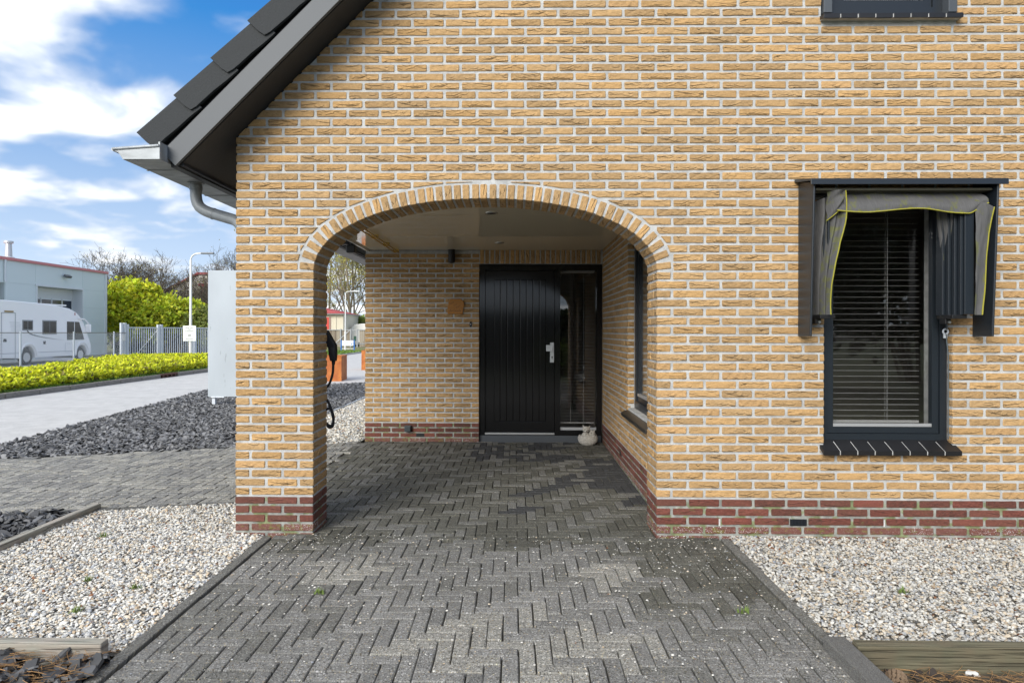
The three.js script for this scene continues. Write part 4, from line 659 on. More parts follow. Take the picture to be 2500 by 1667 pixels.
// raised concrete block and timber edgings
{
  const b = thing('concrete_edging', 'upright grey concrete edging block beside the paving and the pine needles', 'edging block', [1.40, 0, 1.9]); part('block', rbox(-0.055, -0.12, -0.33, 0.04, 0.055, 0.9, 0.006), paveMats[1], b);
  const beam = (label, x0, x1, z0, z1, top, bolts) => { const o = thing('timber_edging', label, 'timber', [(x0 + x1) / 2, -0.02, (z0 + z1) / 2]); const g = rbox(x0, -0.14, z0, x1, top, z1, 0.008); const p = g.attributes.position, n = g.attributes.normal, u = []; const along = x1 - x0 > z1 - z0; for (let i = 0; i < p.count; i++) { const l = along ? p.getX(i) : p.getZ(i), a = along ? p.getZ(i) : p.getX(i); u.push(l * 0.9, (Math.abs(n.getY(i)) > 0.5 ? a : p.getY(i) + 0.31) * 0.9); } g.setAttribute('uv', new THREE.Float32BufferAttribute(u, 2)); g.translate(-(x0 + x1) / 2, 0.02, -(z0 + z1) / 2); part('beam', g, /mossy/.test(label) ? M_moss : M.wood, o); for (const bx of bolts || []) part('bolt_head', clean(new THREE.SphereGeometry(0.009, 12, 8).scale(1, 1, 0.7).translate(bx - (x0 + x1) / 2, -0.02 + 0.02, (z1 - z0) / 2 + 0.003)), mat([0.09, 0.035, 0.03], 0.7), o); return o; };
  beam('weathered grey timber beam beside the left paving edge', -3.6, -1.742, 1.665, 1.722, 0.062, [-2.02, -1.93]);
  beam('mossy timber beam below the shell bed under the window', 1.448, 4.6, 1.615, 1.672, 0.062);
  beam('thin weathered timber edging between dark slate and shells', -3.262, -3.205, -0.60, 3.2, 0.045);
}
// shells, slate chips, needles: loose ground cover
function scatter(name, label, cat, geo, m, place, colors, n, seed) {
  const R = rng(seed), im = new THREE.InstancedMesh(geo, m, n), o = new THREE.Object3D(); let k = 0;
  for (let t = 0; k < n && t < n * 6; t++) { const p = place(R); if (!p) continue; o.position.set(p.x, p.y, p.z); o.rotation.set(p.rx, p.ry, p.rz); o.scale.set(p.s * (p.sx || 1), p.s * (p.sy || 1), p.s); o.updateMatrix(); im.setMatrixAt(k, o.matrix); const c = colors(R); im.setColorAt(k, C3(...c)); k++; }
  im.count = k; im.name = numbered(name); im.castShadow = im.receiveShadow = true; tag(im, label, cat, null, 'stuff'); scene.add(im); return im;
}
const shellG = (() => { const g = new GB(), R = rng(14), n = 8, rim = []; for (let i = 0; i < n; i++) { const t = i / n * 6.283, r = (1 + 0.25 * Math.cos(t)) * (0.85 + R() * 0.2); rim.push(V3(Math.cos(t) * r * 0.5, -0.02, Math.sin(t) * r * 0.42)); } const top = V3(-0.1, 0.20, 0); const mid = rim.map(p => V3(p.x * 0.6 - 0.03, 0.15, p.z * 0.6)); for (let i = 0; i < n; i++) { const k = (i + 1) % n; g.tri(top, mid[k], mid[i]); g.quad(mid[i], mid[k], rim[k], rim[i]); } return g.geo(); })();
const shellCol = R => { const t = R(), l = 0.75 + R() * 0.35; const c = t < 0.52 ? [0.70, 0.68, 0.62] : t < 0.70 ? [0.64, 0.55, 0.42] : t < 0.86 ? [0.46, 0.465, 0.46] : t < 0.91 ? [0.34, 0.36, 0.39] : t < 0.955 ? [0.52, 0.40, 0.27] : t < 0.985 ? [0.16, 0.16, 0.16] : [0.25, 0.11, 0.05]; return c.map(v => v * l); };
const shellM = mat([1, 1, 1], 0.75), shellBase = mat([1, 1, 1], 0.95, { map: tex(256, 256, (i, j) => { const t = hash3(i >> 1, j >> 1, 3), l = 0.4 + t * 0.6; return [0.34 * l, 0.32 * l, 0.28 * l]; }, true, [1.3, 1.3]) });
const shellBed = (label, poly, n, seed, y, size, soil = 1) => {
  const xs = poly.map(p => p[0]), zs = poly.map(p => p[1]), a = Math.min(...xs), b = Math.max(...xs), c = Math.min(...zs), d = Math.max(...zs);
  const bed = struct('shell_bed_base', flat(poly, y - 0.012), shellBase);
  scatter('shell_gravel', label, 'shell gravel', shellG, shellM, R => { const x = lerp(a, b, R()), z = lerp(c, d, R()); if (!inside(poly, x, z)) return null; const s = size * (0.55 + R() * R() * 1.0); return { x, z, y: y + (R() - 0.35) * 0.014 + 0.012 * fbm(x * 2, z * 2, 1, 2), rx: (R() - 0.5) * 1.3 + (R() < 0.25 ? Math.PI : 0), ry: R() * 6.28, rz: (R() - 0.5) * 1.3, s, sy: 0.6 + R() * 0.8 }; }, R => shellCol(R).map(v => v * soil), n, seed);
};
const shellA = [[-3.20, 1.66], [-3.20, -0.56], [-2.3, -0.765], [-1.905, -0.83], [-1.91, 0.0], [-1.695, 0.02], [-1.695, 1.66]], shellB = [[1.43, 1.61], [1.43, 0.004], [4.6, 0.004], [4.6, 1.61]], shellC = [[-1.95, -3.66], [-3.08, -3.28], [-3.12, -9.4], [-1.95, -12.2]];
shellBed('pale crushed shells between the timber edging and the paving', shellA, 34000, 71, -0.008, 0.022, 1.0); shellBed('pale crushed shells below the window', shellB, 38000, 72, -0.008, 0.022, 0.8); shellBed('pale crushed shells beyond the porch', shellC, 15000, 73, -0.01, 0.036);
const chipG = (() => { const g = new GB(), R = rng(15), n = 7, top = [], bot = []; for (let i = 0; i < n; i++) { const t = i / n * 6.283 + (R() - 0.5) * 0.5, r = 0.36 + R() * 0.22; top.push(V3(Math.cos(t) * r, 0.06 + (R() - 0.5) * 0.05, Math.sin(t) * r * 0.72)); bot.push(V3(Math.cos(t) * r * 1.08, -0.06, Math.sin(t) * r * 0.78)); } const c = V3(0.03, 0.075, 0); for (let i = 0; i < n; i++) { const k = (i + 1) % n; g.tri(c, top[k], top[i]); g.quad(bot[i], top[i], top[k], bot[k]); } return g.geo(); })();
const slateCol = R => { const l = 0.3 + Math.pow(R(), 1.4) * 1.55, b = R(); return [0.125 * l, 0.126 * l, (0.126 + 0.006 * b) * l]; };
const slateM = mat([1, 1, 1], 0.6), slateBase = mat([0.035, 0.036, 0.038], 0.9);
const slateBed = (label, poly, n, seed, size, k = 1) => { const xs = poly.map(p => p[0]), zs = poly.map(p => p[1]), a = Math.min(...xs), b = Math.max(...xs), c = Math.min(...zs), d = Math.max(...zs); struct('slate_bed_base', flat(poly, -0.026), slateBase); scatter('slate_chippings', label, 'slate chippings', chipG, slateM, R => { const x = lerp(a, b, R()), z = lerp(c, d, R()); if (!inside(poly, x, z)) return null; return { x, z, y: 0.0 + R() * 0.03, rx: (R() - 0.5) * 1.5, ry: R() * 6.28, rz: (R() - 0.5) * 1.5, s: size * (0.5 + R() * 0.9) }; }, R => slateCol(R).map(v => v * k), n, seed); };
slateBed('dark slate chippings between road and paved path', [[-3.14, -9.45], [-3.12, -3.25], [-5.447, -2.50], [-6.05, -2.3], [-6.12, -3.3], [-7.38, -12.75], [-4.9, -12.3], [-2.0, -14.0], [-1.95, -12.2]], 40000, 81, 0.066);
slateBed('dark slate chippings behind the thin timber edging', [[-3.265, 3.2], [-3.265, -0.52], [-3.87, -0.385], [-7.0, 0.33], [-7, 3.2]], 9000, 82, 0.065, 0.6);
slateBed('dark slate chippings under the weathered timber beam', [[-3.2, 3.1], [-3.2, 1.726], [-1.695, 1.726], [-1.695, 3.1]], 1100, 83, 0.085, 0.5);
struct('slate_edge', new GB().box(-3.14, -0.06, -9.45, -3.11, 0.02, -3.24).geo(), M.galv);
const needleG = (() => { const g = new GB(); const p = []; for (let i = 0; i <= 4; i++) p.push(V3((i / 4 - 0.5), 0.05 * Math.sin(i / 4 * Math.PI), 0.06 * Math.sin(i / 4 * 3))); g.path(p, 0.011, 3); return g.geo(); })();
const needles = (label, x0, x1, z0, z1, y, n, seed) => scatter('pine_needles', label, 'pine needles', needleG, mat([1, 1, 1], 0.7), R => ({ x: lerp(x0, x1, R()), z: lerp(z0, z1, R()), y: y + R() * 0.022, rx: (R() - 0.5) * 0.5, ry: (R() - 0.5) * 2.6, rz: (R() - 0.5) * 0.35, s: 0.06 + R() * 0.05, sy: 0.6 + R() }), R => { const l = 0.6 + R() * 0.7; return [0.36 * l, 0.21 * l, 0.09 * l]; }, n, seed);
struct('soil', flat([[1.445, 3.3], [1.445, 1.672], [4.6, 1.672], [4.6, 3.3]], -0.055), M_dirt);
needles('dry pine needles below the mossy timber beam', 1.45, 3.6, 1.69, 2.5, -0.045, 3600, 91); needles('dry pine needles among slate by the weathered beam', -2.4, -1.70, 1.735, 2.3, 0.015, 620, 92);
scatter('bark_chips', 'dark bark chips and white shells under the pine needles', 'bark', chipG, mat([1, 1, 1], 0.85), R => ({ x: lerp(1.46, 3.6, R()), z: lerp(1.70, 2.6, R()), y: -0.05 + R() * 0.02, rx: (R() - 0.5) * 0.9, ry: R() * 6, rz: (R() - 0.5) * 0.9, s: 0.025 + R() * 0.035 }), R => R() < 0.07 ? [0.6, 0.6, 0.57] : [0.035, 0.026, 0.02], 900, 93);
scatter('joint_grit', 'pale shell crumbs lying on the block paving', 'shell gravel', shellG, shellM, R => { const x = -1.6 + R() * 2.95, z = 0.0 + R() * 2.1; if (R() > 0.25 + 0.75 * smooth(-0.3, 1.3, Math.abs(x + 0.1)) * smooth(1.9, 0.2, z)) return null; return { x, z, y: 0.004, rx: 0, ry: R() * 6, rz: 0, s: 0.006 + R() * R() * 0.012 }; }, shellCol, 1500, 94);
{ // pine cone
  const c = thing('pine_cone', 'open brown pine cone lying on the pine needles', 'pine cone', [1.53, -0.02, 1.80], 0.6); const g = new GB(); for (let k = 0; k < 70; k++) { const t = k / 70, a = k * 2.4, r = 0.030 * Math.sin(0.35 + t * 2.6), x = (t - 0.5) * 0.085, p = V3(x, Math.cos(a) * r, Math.sin(a) * r), d = V3(0.4, Math.cos(a), Math.sin(a)).normalize(), s = V3(0, -Math.sin(a), Math.cos(a)); const q = p.clone().addScaledVector(d, 0.014); g.quad(p.clone().addScaledVector(s, -0.004), p.clone().addScaledVector(s, 0.004), q.clone().addScaledVector(s, 0.008), q.clone().addScaledVector(s, -0.008)); g.quad(q.clone().addScaledVector(s, -0.008), q.clone().addScaledVector(s, 0.008), q.clone().addScaledVector(s, 0.006).add(V3(0.004, 0.0, 0)), q.clone().addScaledVector(s, -0.006).add(V3(0.004, 0, 0))); } g.rod(V3(-0.045, 0, 0), V3(0.045, 0, 0), 0.016, 0.006, 8, true); part('scales', g.geo(), mat([0.20, 0.14, 0.09], 0.85), c); c.rotation.z = 0.2;
}
{ // small weeds
  const R = rng(55), weedM = mat([0.13, 0.19, 0.04], 0.8); const spots = [[-2.35, 0.88, 'in the shells by the paving edge'], [-2.02, 0.98, 'in the shells close to the kerb'], [-2.6, 1.42, 'in the shells beside the weathered beam'], [-2.15, 1.28, 'mid way in the left shell bed'], [-2.75, 0.1, 'in the shells near the thin timber edging'], [2.05, 0.95, 'in the shells below the window'], [1.12, 1.22, 'in a paving joint near the right kerb'], [-1.02, 1.02, 'in an open joint of the driveway']];
  for (const [x, z, where] of spots) { const g = new GB(); for (let k = 0; k < 26; k++) { const a = R() * 6.28, l = 0.008 + R() * 0.022, p = V3((R() - 0.5) * 0.05, 0.0, (R() - 0.5) * 0.04), q = p.clone().add(V3(Math.cos(a) * l, 0.008 + R() * 0.028, Math.sin(a) * l)), s = V3(-Math.sin(a), 0, Math.cos(a)).multiplyScalar(0.003 + R() * 0.003); g.tri(p.clone().sub(s), p.clone().add(s), q); } const w = part('weed', g.geo().translate(0, 0, 0), weedM); w.position.set(x, 0.006, z); tag(w, `small green weed ${where}`, 'weed', 'weeds in the gravel'); }
}
// ------------------------------------------------------------------ plants
function leaves(n, pick, size, col, R, out) { // pick(R) gives [point, outward]; two folded triangles per leaf
  const g = new GB();
  for (let k = 0; k < n; k++) {
    const [p, o] = pick(R), d = V3(R() - 0.5, R() - 0.5, R() - 0.5).normalize().addScaledVector(o, out).normalize(), s = V3(R() - 0.5, R() - 0.5, R() - 0.5).cross(d).normalize(), l = size * (0.6 + R() * 0.8), w = l * (0.28 + R() * 0.16);
    const m = p.clone().addScaledVector(d, l * 0.5), t = p.clone().addScaledVector(d, l), nn = d.clone().cross(s).multiplyScalar(w * 0.3); g.col = col(R, p);
    g.tri(p, m.clone().addScaledVector(s, w).add(nn), t); g.tri(p, t, m.clone().addScaledVector(s, -w).add(nn));
  }
  return g.geo();
}
const leafM = (tr = 0.3) => new THREE.MeshPhysicalMaterial({ color: 0xffffff, vertexColors: true, roughness: 0.75, side: THREE.DoubleSide, transmission: tr, thickness: 0 });
const barkM = mat([0.22, 0.185, 0.125], 0.95), M_leaf = leafM(0.3), barkDark = mat([0.11, 0.092, 0.07], 0.95);
function grow(g, tips, R, p, d, len, r, lvl, wild, up) {
  const n = 4, pts = [p.clone()], rr = [r]; let q = p.clone(), dir = d.clone();
  for (let i = 0; i < n; i++) { dir.add(V3((R() - 0.5) * wild, (R() - 0.4) * wild * 0.6 + up, (R() - 0.5) * wild)).normalize(); q = q.clone().addScaledVector(dir, len / n); pts.push(q); rr.push(r * (1 - 0.42 * (i + 1) / n)); }
  g.path(pts, rr, lvl > 2 ? 6 : lvl > 0 ? 4 : 3); if (lvl <= 1) tips.push([q, dir.clone()], [pts[2], dir.clone()]);
  if (lvl <= 0) return;
  const kids = lvl > 2 ? 4 : 3 + (R() < 0.5 ? 1 : 0);
  for (let k = 0; k < kids; k++) { const i = 1 + Math.floor(R() * (n - 0.01)), a = R() * 6.28, s = dir.clone().cross(V3(0.3, 1, 0.2)).normalize().applyAxisAngle(dir, a); grow(g, tips, R, pts[Math.min(n, i + (k === 0 ? 1 : 0))], dir.clone().addScaledVector(s, 0.55 + R() * 0.6).normalize(), len * (0.52 + R() * 0.25), Math.max(0.012, rr[Math.min(n, i)] * 0.66), lvl - 1, wild, up); }
}
function bareTree(name, label, x, z, h, seed, { trunk = 0.4, lvl = 4, wild = 0.35, up = 0.05, buds = 0, budCol = [0.25, 0.27, 0.04], budSize = 0.12, group, stems = 1, rad = 0.09 } = {}) {
  const t = thing(name, label, 'tree', [x, -0.06, z], 0, group), g = new GB(), tips = [], R = rng(seed);
  for (let k = 0; k < stems; k++) { const d = V3((R() - 0.5) * (stems > 1 ? 0.7 : 0.12), 1, (R() - 0.5) * (stems > 1 ? 0.7 : 0.12)).normalize(); grow(g, tips, R, V3(stems > 1 ? (R() - 0.5) * 0.5 : 0, 0, 0), d, h * trunk, rad * (stems > 1 ? 0.7 : 1), lvl, wild, up); }
  part('trunk', g.geo(), rad > 0.135 ? barkDark : barkM, t);
  if (buds) part('crown', leaves(buds, () => { const [p, d] = tips[Math.floor(R() * tips.length)]; return [p.clone().add(V3((R() - 0.5), (R() - 0.5), (R() - 0.5)).multiplyScalar(0.5)), d]; }, budSize, () => { const l = 0.6 + R() * 0.8; return budCol.map(v => v * l); }, R, 0.3), M_leaf, t);
  return t;
}
function shrub(name, label, cat, x, z, rx, ry, rz, y0, n, size, col, seed, group, out = 0.7) { // lobed mass of leaf sprays over dark stems
  const t = thing(name, label, cat, [x, -0.05, z], 0, group), R = rng(seed), lobes = [];
  for (let k = 0; k < 16; k++) { const a = R() * 6.28, e = Math.pow(R(), 0.7), q = 0.75 * Math.sqrt(R()); lobes.push([V3(Math.cos(a) * rx * q, y0 + ry * (0.12 + 0.62 * e) * (1.05 - 0.5 * q * q), Math.sin(a) * rz * q), (0.30 + R() * 0.22) * Math.min(rx, ry)]); }
  const pick = () => { const [c, r] = lobes[Math.floor(R() * 16)], d = V3(R() - 0.5, R() - 0.35, R() - 0.5).normalize(), s = fbm(d.x * 4 + c.x, d.y * 4 + c.y, d.z * 4, 3); return [c.clone().addScaledVector(d, r * (0.30 + 1.25 * s * (0.7 + 0.5 * R()))), d]; };
  part('foliage', leaves(n, pick, size, (q, p) => { const l = 0.6 + R() * 0.75; return col.map((v, i) => v * l * (i === 0 ? 0.85 + R() * 0.4 : 1)); }, R, out), M_leaf, t);
  const g = new GB(); for (let k = 0; k < 16; k++) { const [c] = lobes[k], b = V3(c.x * 0.25, 0, c.z * 0.25); g.rod(b, c, 0.05, 0.02, 5); for (let i = 0; i < 5; i++) { const d = V3(R() - 0.5, R() - 0.2, R() - 0.5).normalize(); g.rod(c, c.clone().addScaledVector(d, lobes[k][1] * 1.05), 0.018, 0.005, 3); } } part('stem', g.geo(), barkM, t); return t;
}
// low golden hedge bed with its kerb
{
  const poly = [[-10.72, -4], [-10.72, -27], [-11.3, -26], [-12.9, -22.5], [-15.4, -22.2], [-14.2, -17.5], [-12.9, -13.5], [-12.3, -4]], R = rng(21), g0 = [];
  struct('planting_bed', flat(poly.map(p => [p[0] + (p[0] > -10.8 ? 0.06 : -0.3), p[1]]), -0.02), M_dirt);
  const hN = (x, z) => 0.30 + 0.16 * fbm(x * 0.8, z * 0.8, 3, 3) + 0.07 * fbm(x * 3, z * 3, 5, 2);
  const pick = () => { for (;;) { const x = -15.4 + R() * 4.7, z = -27 + R() * 23; if (!inside(poly, x, z)) continue; const edge = smooth(-10.72, -11.15, x), h = hN(x, z) * (0.62 + 0.38 * edge); const side = x > -11.1 && R() < 0.75; return [V3(side ? -10.74 - R() * 0.14 : x, side ? h * Math.pow(R(), 0.7) : h * (0.72 + 0.30 * R()), z), side ? V3(0.8, 0.5, 0) : V3(0, 1, 0.1)]; } };
  const m = part('golden_hedge', leaves(62000, pick, 0.085, (q, p) => { const l = 0.62 + R() * 0.7, y = R(); return y < 0.72 ? [0.68 * l, 0.70 * l, 0.012 * l] : y < 0.9 ? [0.48 * l, 0.58 * l, 0.015 * l] : [0.20 * l, 0.17 * l, 0.03 * l]; }, R, 0.75), M_leaf); tag(m, 'low golden yellow hedge along the far kerb', 'hedge', null, 'stuff');
  const core = new GB(); for (let z = -26.8; z < -4.2; z += 0.4) for (let x = -15.2; x < -10.9; x += 0.35) if (inside(poly, x, z)) core.box(x - 0.16, -0.03, z - 0.19, x + 0.16, hN(x, z) * 0.62, z + 0.19); const cm = part('hedge_twigs', core.geo(), mat([0.09, 0.075, 0.03], 0.95)); tag(cm, 'dense brown twigs inside the golden hedge', 'hedge', null, 'stuff');
  const grass = part('verge_grass', leaves(9000, () => { const z = -27 + R() * 23; return [V3(-10.64 - R() * 0.16, 0.03, z), V3(0, 1, 0)]; }, 0.09, () => { const l = 0.6 + R() * 0.7; return [0.13 * l, 0.24 * l, 0.02 * l]; }, R, 1.4), M_leaf); tag(grass, 'thin strip of grass between hedge and kerb', 'grass', null, 'stuff');
  const kerb = new THREE.Group(); kerb.name = 'kerb'; kerb.userData = { kind: 'structure', label: 'grey concrete kerb before the golden hedge' }; scene.add(kerb);
  const kt = tex(256, 256, (i, j) => { const l = 0.6 + fbm(i / 16, j / 16, 5, 4) * 0.8; return [0.21 * l, 0.195 * l, 0.17 * l]; }, true); const kM = mat([1, 1, 1], 0.95, { map: kt }), g = rbox(-10.62, -0.1, 0, -10.5, 0.085, 0.985, 0.02);
  for (let k = 0; k < 26; k++) { const z = -4 - (k + 1); if (k === 11) continue; const p = part('kerb_stone', g, kM, kerb); p.position.z = z; p.position.y = (R() - 0.5) * 0.01; }
  const M_iron = mat([0.12, 0.06, 0.045], 0.9); const drain = thing('storm_drain', 'rusty storm drain inlet set in the kerb', 'drain', [-10.56, -0.03, -15.5]); part('frame', new GB().box(-0.06, 0.084, -0.49, 0.06, 0.12, 0.49).box(-0.06, -0.05, -0.49, 0.0, 0.085, 0.49).geo(), M_iron, drain); for (let k = 0; k < 4; k++) part('bar', boxG(0.005, -0.02, -0.4 + k * 0.24, 0.05, 0.084, -0.34 + k * 0.24), M_iron, drain);
}
// ------------------------------------------------------------------ street: sign board, planters
{
  const boardT = tex(256, 512, (i, j) => { const sc = fbm(i / 9, j / 20, 3, 3) > 0.80 ? 0.72 : 1, l = (0.95 + (fbm(i / 60, j / 60, 7, 3) - 0.5) * 0.16) * sc; return [0.42 * l, 0.465 * l, 0.50 * l]; }, true, [0.9, 0.45]);
  const s = thing('notice_board', 'tall scuffed pale grey notice board standing in slate chippings', 'notice board', [-5.6, 0, -7.63], 0.04);
  part('panel', rbox(-0.04, 0.17, -0.04, 1.12, 2.49, 0.04, 0.006), mat([1, 1, 1], 0.5, { map: boardT }), s); for (const x of [0.03, 1.04]) part('post', rbox(x, -0.05, -0.03, x + 0.06, 0.17, 0.03, 0.004), M.galv, s); part('bracket', new GB().rod(V3(0.02, 0.165, 0.045), V3(0.26, 0.165, 0.045), 0.012, 0.012, 6, true).geo(), M.galv, s);
  const pl = (label, x, z, w) => { const p = thing('corten_planter', label, 'planter', [x, -0.03, z], 0.08, 'rusty steel planters'); const o = part('box', new GB().box(-w, 0, -0.45, w, 0.69, -0.43).box(-w, 0, 0.43, w, 0.69, 0.45).box(-w, 0, -0.43, -w + 0.02, 0.69, 0.43).box(w - 0.02, 0, -0.43, w, 0.69, 0.43).geo(), M.rust, p); part('rim', frameG(-w - 0.005, w + 0.005, -0.455, 0.455, -0.012, 0.012, 0.04).rotateX(Math.PI / 2).translate(0, 0.70, 0), M.rust, p); part('soil', boxG(-w + 0.025, 0.3, -0.42, w - 0.025, 0.62, 0.42), M_dirt, p); return p; };
  pl('rusty steel planter box behind the charging plug', -5.34, -14.5, 0.42); pl('rusty steel planter box half hidden by the porch wall', -5.18, -19.9, 0.42);
}
// ------------------------------------------------------------------ yard across the road
const meshLine = (g, P, Q, y0, y1, step, r) => { const L = Math.hypot(Q[0] - P[0], Q[1] - P[1]), h = y1 - y0, at = t => [lerp(P[0], Q[0], t / L), lerp(P[1], Q[1], t / L)]; for (let t = -h; t < L; t += step) for (const s of [0, 1]) { let a = t, b = t + h, ya = s ? y1 : y0, yb = s ? y0 : y1; const k = (yb - ya) / (b - a); if (a < 0) { ya += k * (0 - a); a = 0; } if (b > L) { yb -= k * (b - L); b = L; } if (b <= a) continue; const A = at(a), B = at(b); g.rod(V3(A[0], ya, A[1]), V3(B[0], yb, B[1]), r, r, 3); } };
{
  const f = thing('chain_link_fence', 'wire mesh fence in front of the white motorhome', 'fence', [-17, 0, -20]), g = new GB(); meshLine(g, [0, 6], [0, -4.6], 0.05, 1.3, 0.1, 0.004); part('wire_mesh', g.geo(), M.galv, f);
  part('top_wire', new GB().rod(V3(0, 1.31, 6), V3(0, 1.29, -4.6), 0.014, 0.014, 6).geo(), mat([0.20, 0.17, 0.13], 0.8), f); for (const z of [4.6, 2.0, -0.75, -3.3]) part('post', new GB().rod(V3(0.02, 0, z), V3(0.02, 1.34, z), 0.032, 0.032, 8, true).geo(), M.galv, f);
  const gp = thing('palisade_gate', 'grey barred sliding gate and fence behind the hedge', 'gate', [-17.0, 0, -24.3]), A = V3(0, 0, 0), B = V3(2.2, 0, -5.4), dir = B.clone().sub(A).normalize(), yaw = Math.atan2(-dir.z, dir.x), bar = rbox(-0.018, 0.12, -0.012, 0.018, 1.53, 0.012, 0.004);
  const along = t => A.clone().addScaledVector(dir, t), L = A.distanceTo(B), place = (m, t) => { const p = along(t); m.position.copy(p); m.rotation.y = yaw; return m; };
  for (let k = 0; k < 52; k++) { const t = 0.16 + k * 0.111; if (t > L - 0.05) break; if (Math.abs(t - 1.62) < 0.13) continue; place(part('bar', bar, M.galv, gp), t); }
  for (const [y, h] of [[1.49, 0.05], [0.10, 0.05]]) { const m = part('rail', rbox(0, y, -0.022, L, y + h, 0.022, 0.006), M.galv, gp); m.rotation.y = yaw; }
  for (const t of [0, 1.55, 1.72, 3.6, 5.4]) place(part('post', rbox(-0.05, 0, -0.05, 0.05, t < 0.1 || (t > 1.5 && t < 1.8) ? 1.66 : 1.55, 0.05, 0.006), M.galv, gp), t);
  place(part('brace', new GB().rod(V3(0.2, 0.1, 0.03), V3(1.48, 1.4, 0.03), 0.012, 0.012, 5).geo(), M.white, gp), 0);
  for (const t of [-0.12, -0.28]) place(part('post', rbox(-0.05, 0, -0.05, 0.05, 1.72, 0.05, 0.006), M.galv, gp), t); place(part('notice', rbox(-0.07, 0.93, 0.055, 0.07, 1.22, 0.065, 0.002), M.white, gp), -0.2);
}
{ // motorhome, nose pointing away along the yard
  const mh = thing('motorhome', 'white motorhome parked behind the wire mesh fence', 'motorhome', [-20, -0.05, -26.45]), q = (w, y) => [w, y + 0.05]; // outline: distance behind the nose, height
  const P = [[0.10, 0.32], [0.0, 0.45], [0.02, 0.75], [0.12, 0.98], [0.30, 1.30], [0.52, 1.72], [0.78, 2.02], [1.05, 2.22], [1.5, 2.38], [2.1, 2.46], [3.4, 2.54], [5.2, 2.58], [7.2, 2.58], [7.25, 2.4], [7.25, 0.42], [4.95, 0.36]], archPts = (c, r) => { const o = []; for (let i = 0; i <= 10; i++) { const t = i / 10 * Math.PI; o.push([c + r * Math.cos(t), 0.33 + r * 1.15 * Math.sin(t)]); } return o; };
  const out = [...P, ...archPts(4.0, 0.44), [3.5, 0.34], [1.1, 0.33], ...archPts(0.62, 0.42), [0.14, 0.32]];
  const solid = (pts, x0, x1, b = 0.03) => extrude(pts.map(p => [-p[0], p[1]]).reverse(), x1 - x0 - 2 * b, [], b).rotateY(-Math.PI / 2).rotateY(Math.PI).translate(x0 + b, 0, 0);
  // rotateY(-90) sends x to z; the half turn afterwards makes the nose face -z
  const S = (pts, x0, x1, b) => { const g = extrude(pts.map(p => [p[0], p[1]]), x1 - x0 - 2 * b, [], b).rotateY(-Math.PI / 2); return g.translate(x1 - b, 0, 0); };
  const bodyM = phys([0.9, 0.9, 0.89], 0.28), dark = phys([0.02, 0.022, 0.025], 0.12), grey = phys([0.45, 0.47, 0.48], 0.4);
  const body = part('body', S(out, -2.25, 0, 0.04), bodyM, mh), z = w => w, X = 0.004;
  part('roof_rail', new GB().box(-0.14, 2.52, 1.6, -0.08, 2.58, 7.0).geo(), bodyM, mh); part('lower_trim', new GB().box(-0.005, 0.50, 1.15, X, 0.53, 3.45).box(-0.005, 0.50, 4.55, X, 0.53, 7.2).geo(), grey, mh);
  const win = (w0, w1, y0, y1, b = 0.05) => { const s = rbox(-0.02, y0, w0, 0.012, y1, w1, 0.01), o = part('window', s, phys([0.25, 0.26, 0.27], 0.3), mh); part('pane', rbox(0.0, y0 + b, w0 + b, 0.016, y1 - b, (w0 + w1) / 2 - 0.015, 0.004), dark, o); part('pane', rbox(0.0, y0 + b, (w0 + w1) / 2 + 0.015, 0.016, y1 - b, w1 - b, 0.004), dark, o); };
  win(3.76, 4.36, 1.43, 1.86); win(2.34, 3.22, 1.26, 1.87);
  const cab = part('cab_window', S([[0.50, 1.02], [0.86, 1.82], [1.67, 1.83], [1.67, 1.02]], -0.02, 0.012, 0.006), dark, mh); part('divider', rbox(0.005, 1.02, 1.18, 0.022, 1.82, 1.21, 0.003), bodyM, cab);
  part('windscreen', S([[0.115, 1.02], [0.16, 1.0], [0.68, 1.96], [0.62, 1.96]], -2.1, -0.16, 0.01), dark, mh);
  const mir = part('mirror', rbox(-0.02, 1.35, 0.30, 0.22, 1.72, 0.40, 0.03), bodyM, mh); part('mirror_arm', new GB().path([V3(0.0, 1.98, 0.95), V3(0.10, 1.95, 0.62), V3(0.16, 1.72, 0.38)], 0.03, 6).geo(), bodyM, mir);
  const dr = part('door', frameG(-5.47, -4.72, 0.16, 2.14, -0.01, 0.014, 0.03).rotateY(Math.PI / 2), grey, mh); part('door_lamp', rbox(0.0, 2.15, 4.85, 0.03, 2.21, 5.3, 0.01), phys([0.35, 0.24, 0.08], 0.3), dr); part('door_handle', rbox(0.0, 0.98, 5.20, 0.02, 1.10, 5.36, 0.01), dark, dr);
  const hatch = part('locker', frameG(-1.8, -1.2, 0.45, 0.86, 0.0, 0.008, 0.016).rotateY(Math.PI / 2), grey, mh);
  part('stripe', (() => { const pts = []; for (let i = 0; i <= 14; i++) { const t = i / 14; pts.push(V3(0.005, 1.43 - 0.42 * Math.pow(t, 0.45), 4.1 - t * 2.2)); } return new GB().path(pts, pts.map((_, i) => 0.022 * (1 - i / 15)), 4).geo(); })(), dark, mh);
  part('decal', (() => { const g = new GB(); for (let k = 0; k < 3; k++) g.box(0.001, 1.74 - k * 0.16, 4.5 - k * 0.05, 0.006, 1.755 - k * 0.16, 5.05 - k * 0.05).box(0.001, 1.66 - k * 0.16, 4.42 - k * 0.05, 0.006, 1.672 - k * 0.16, 5.0 - k * 0.05); return g.geo(); })(), grey, mh);
  part('flap', rbox(0, 0.85, 3.02, 0.012, 0.98, 3.16, 0.004), dark, mh); part('side_marker', rbox(0.0, 2.12, 1.12, 0.01, 2.24, 1.17, 0.003), phys([0.35, 0.02, 0.02], 0.3), mh);
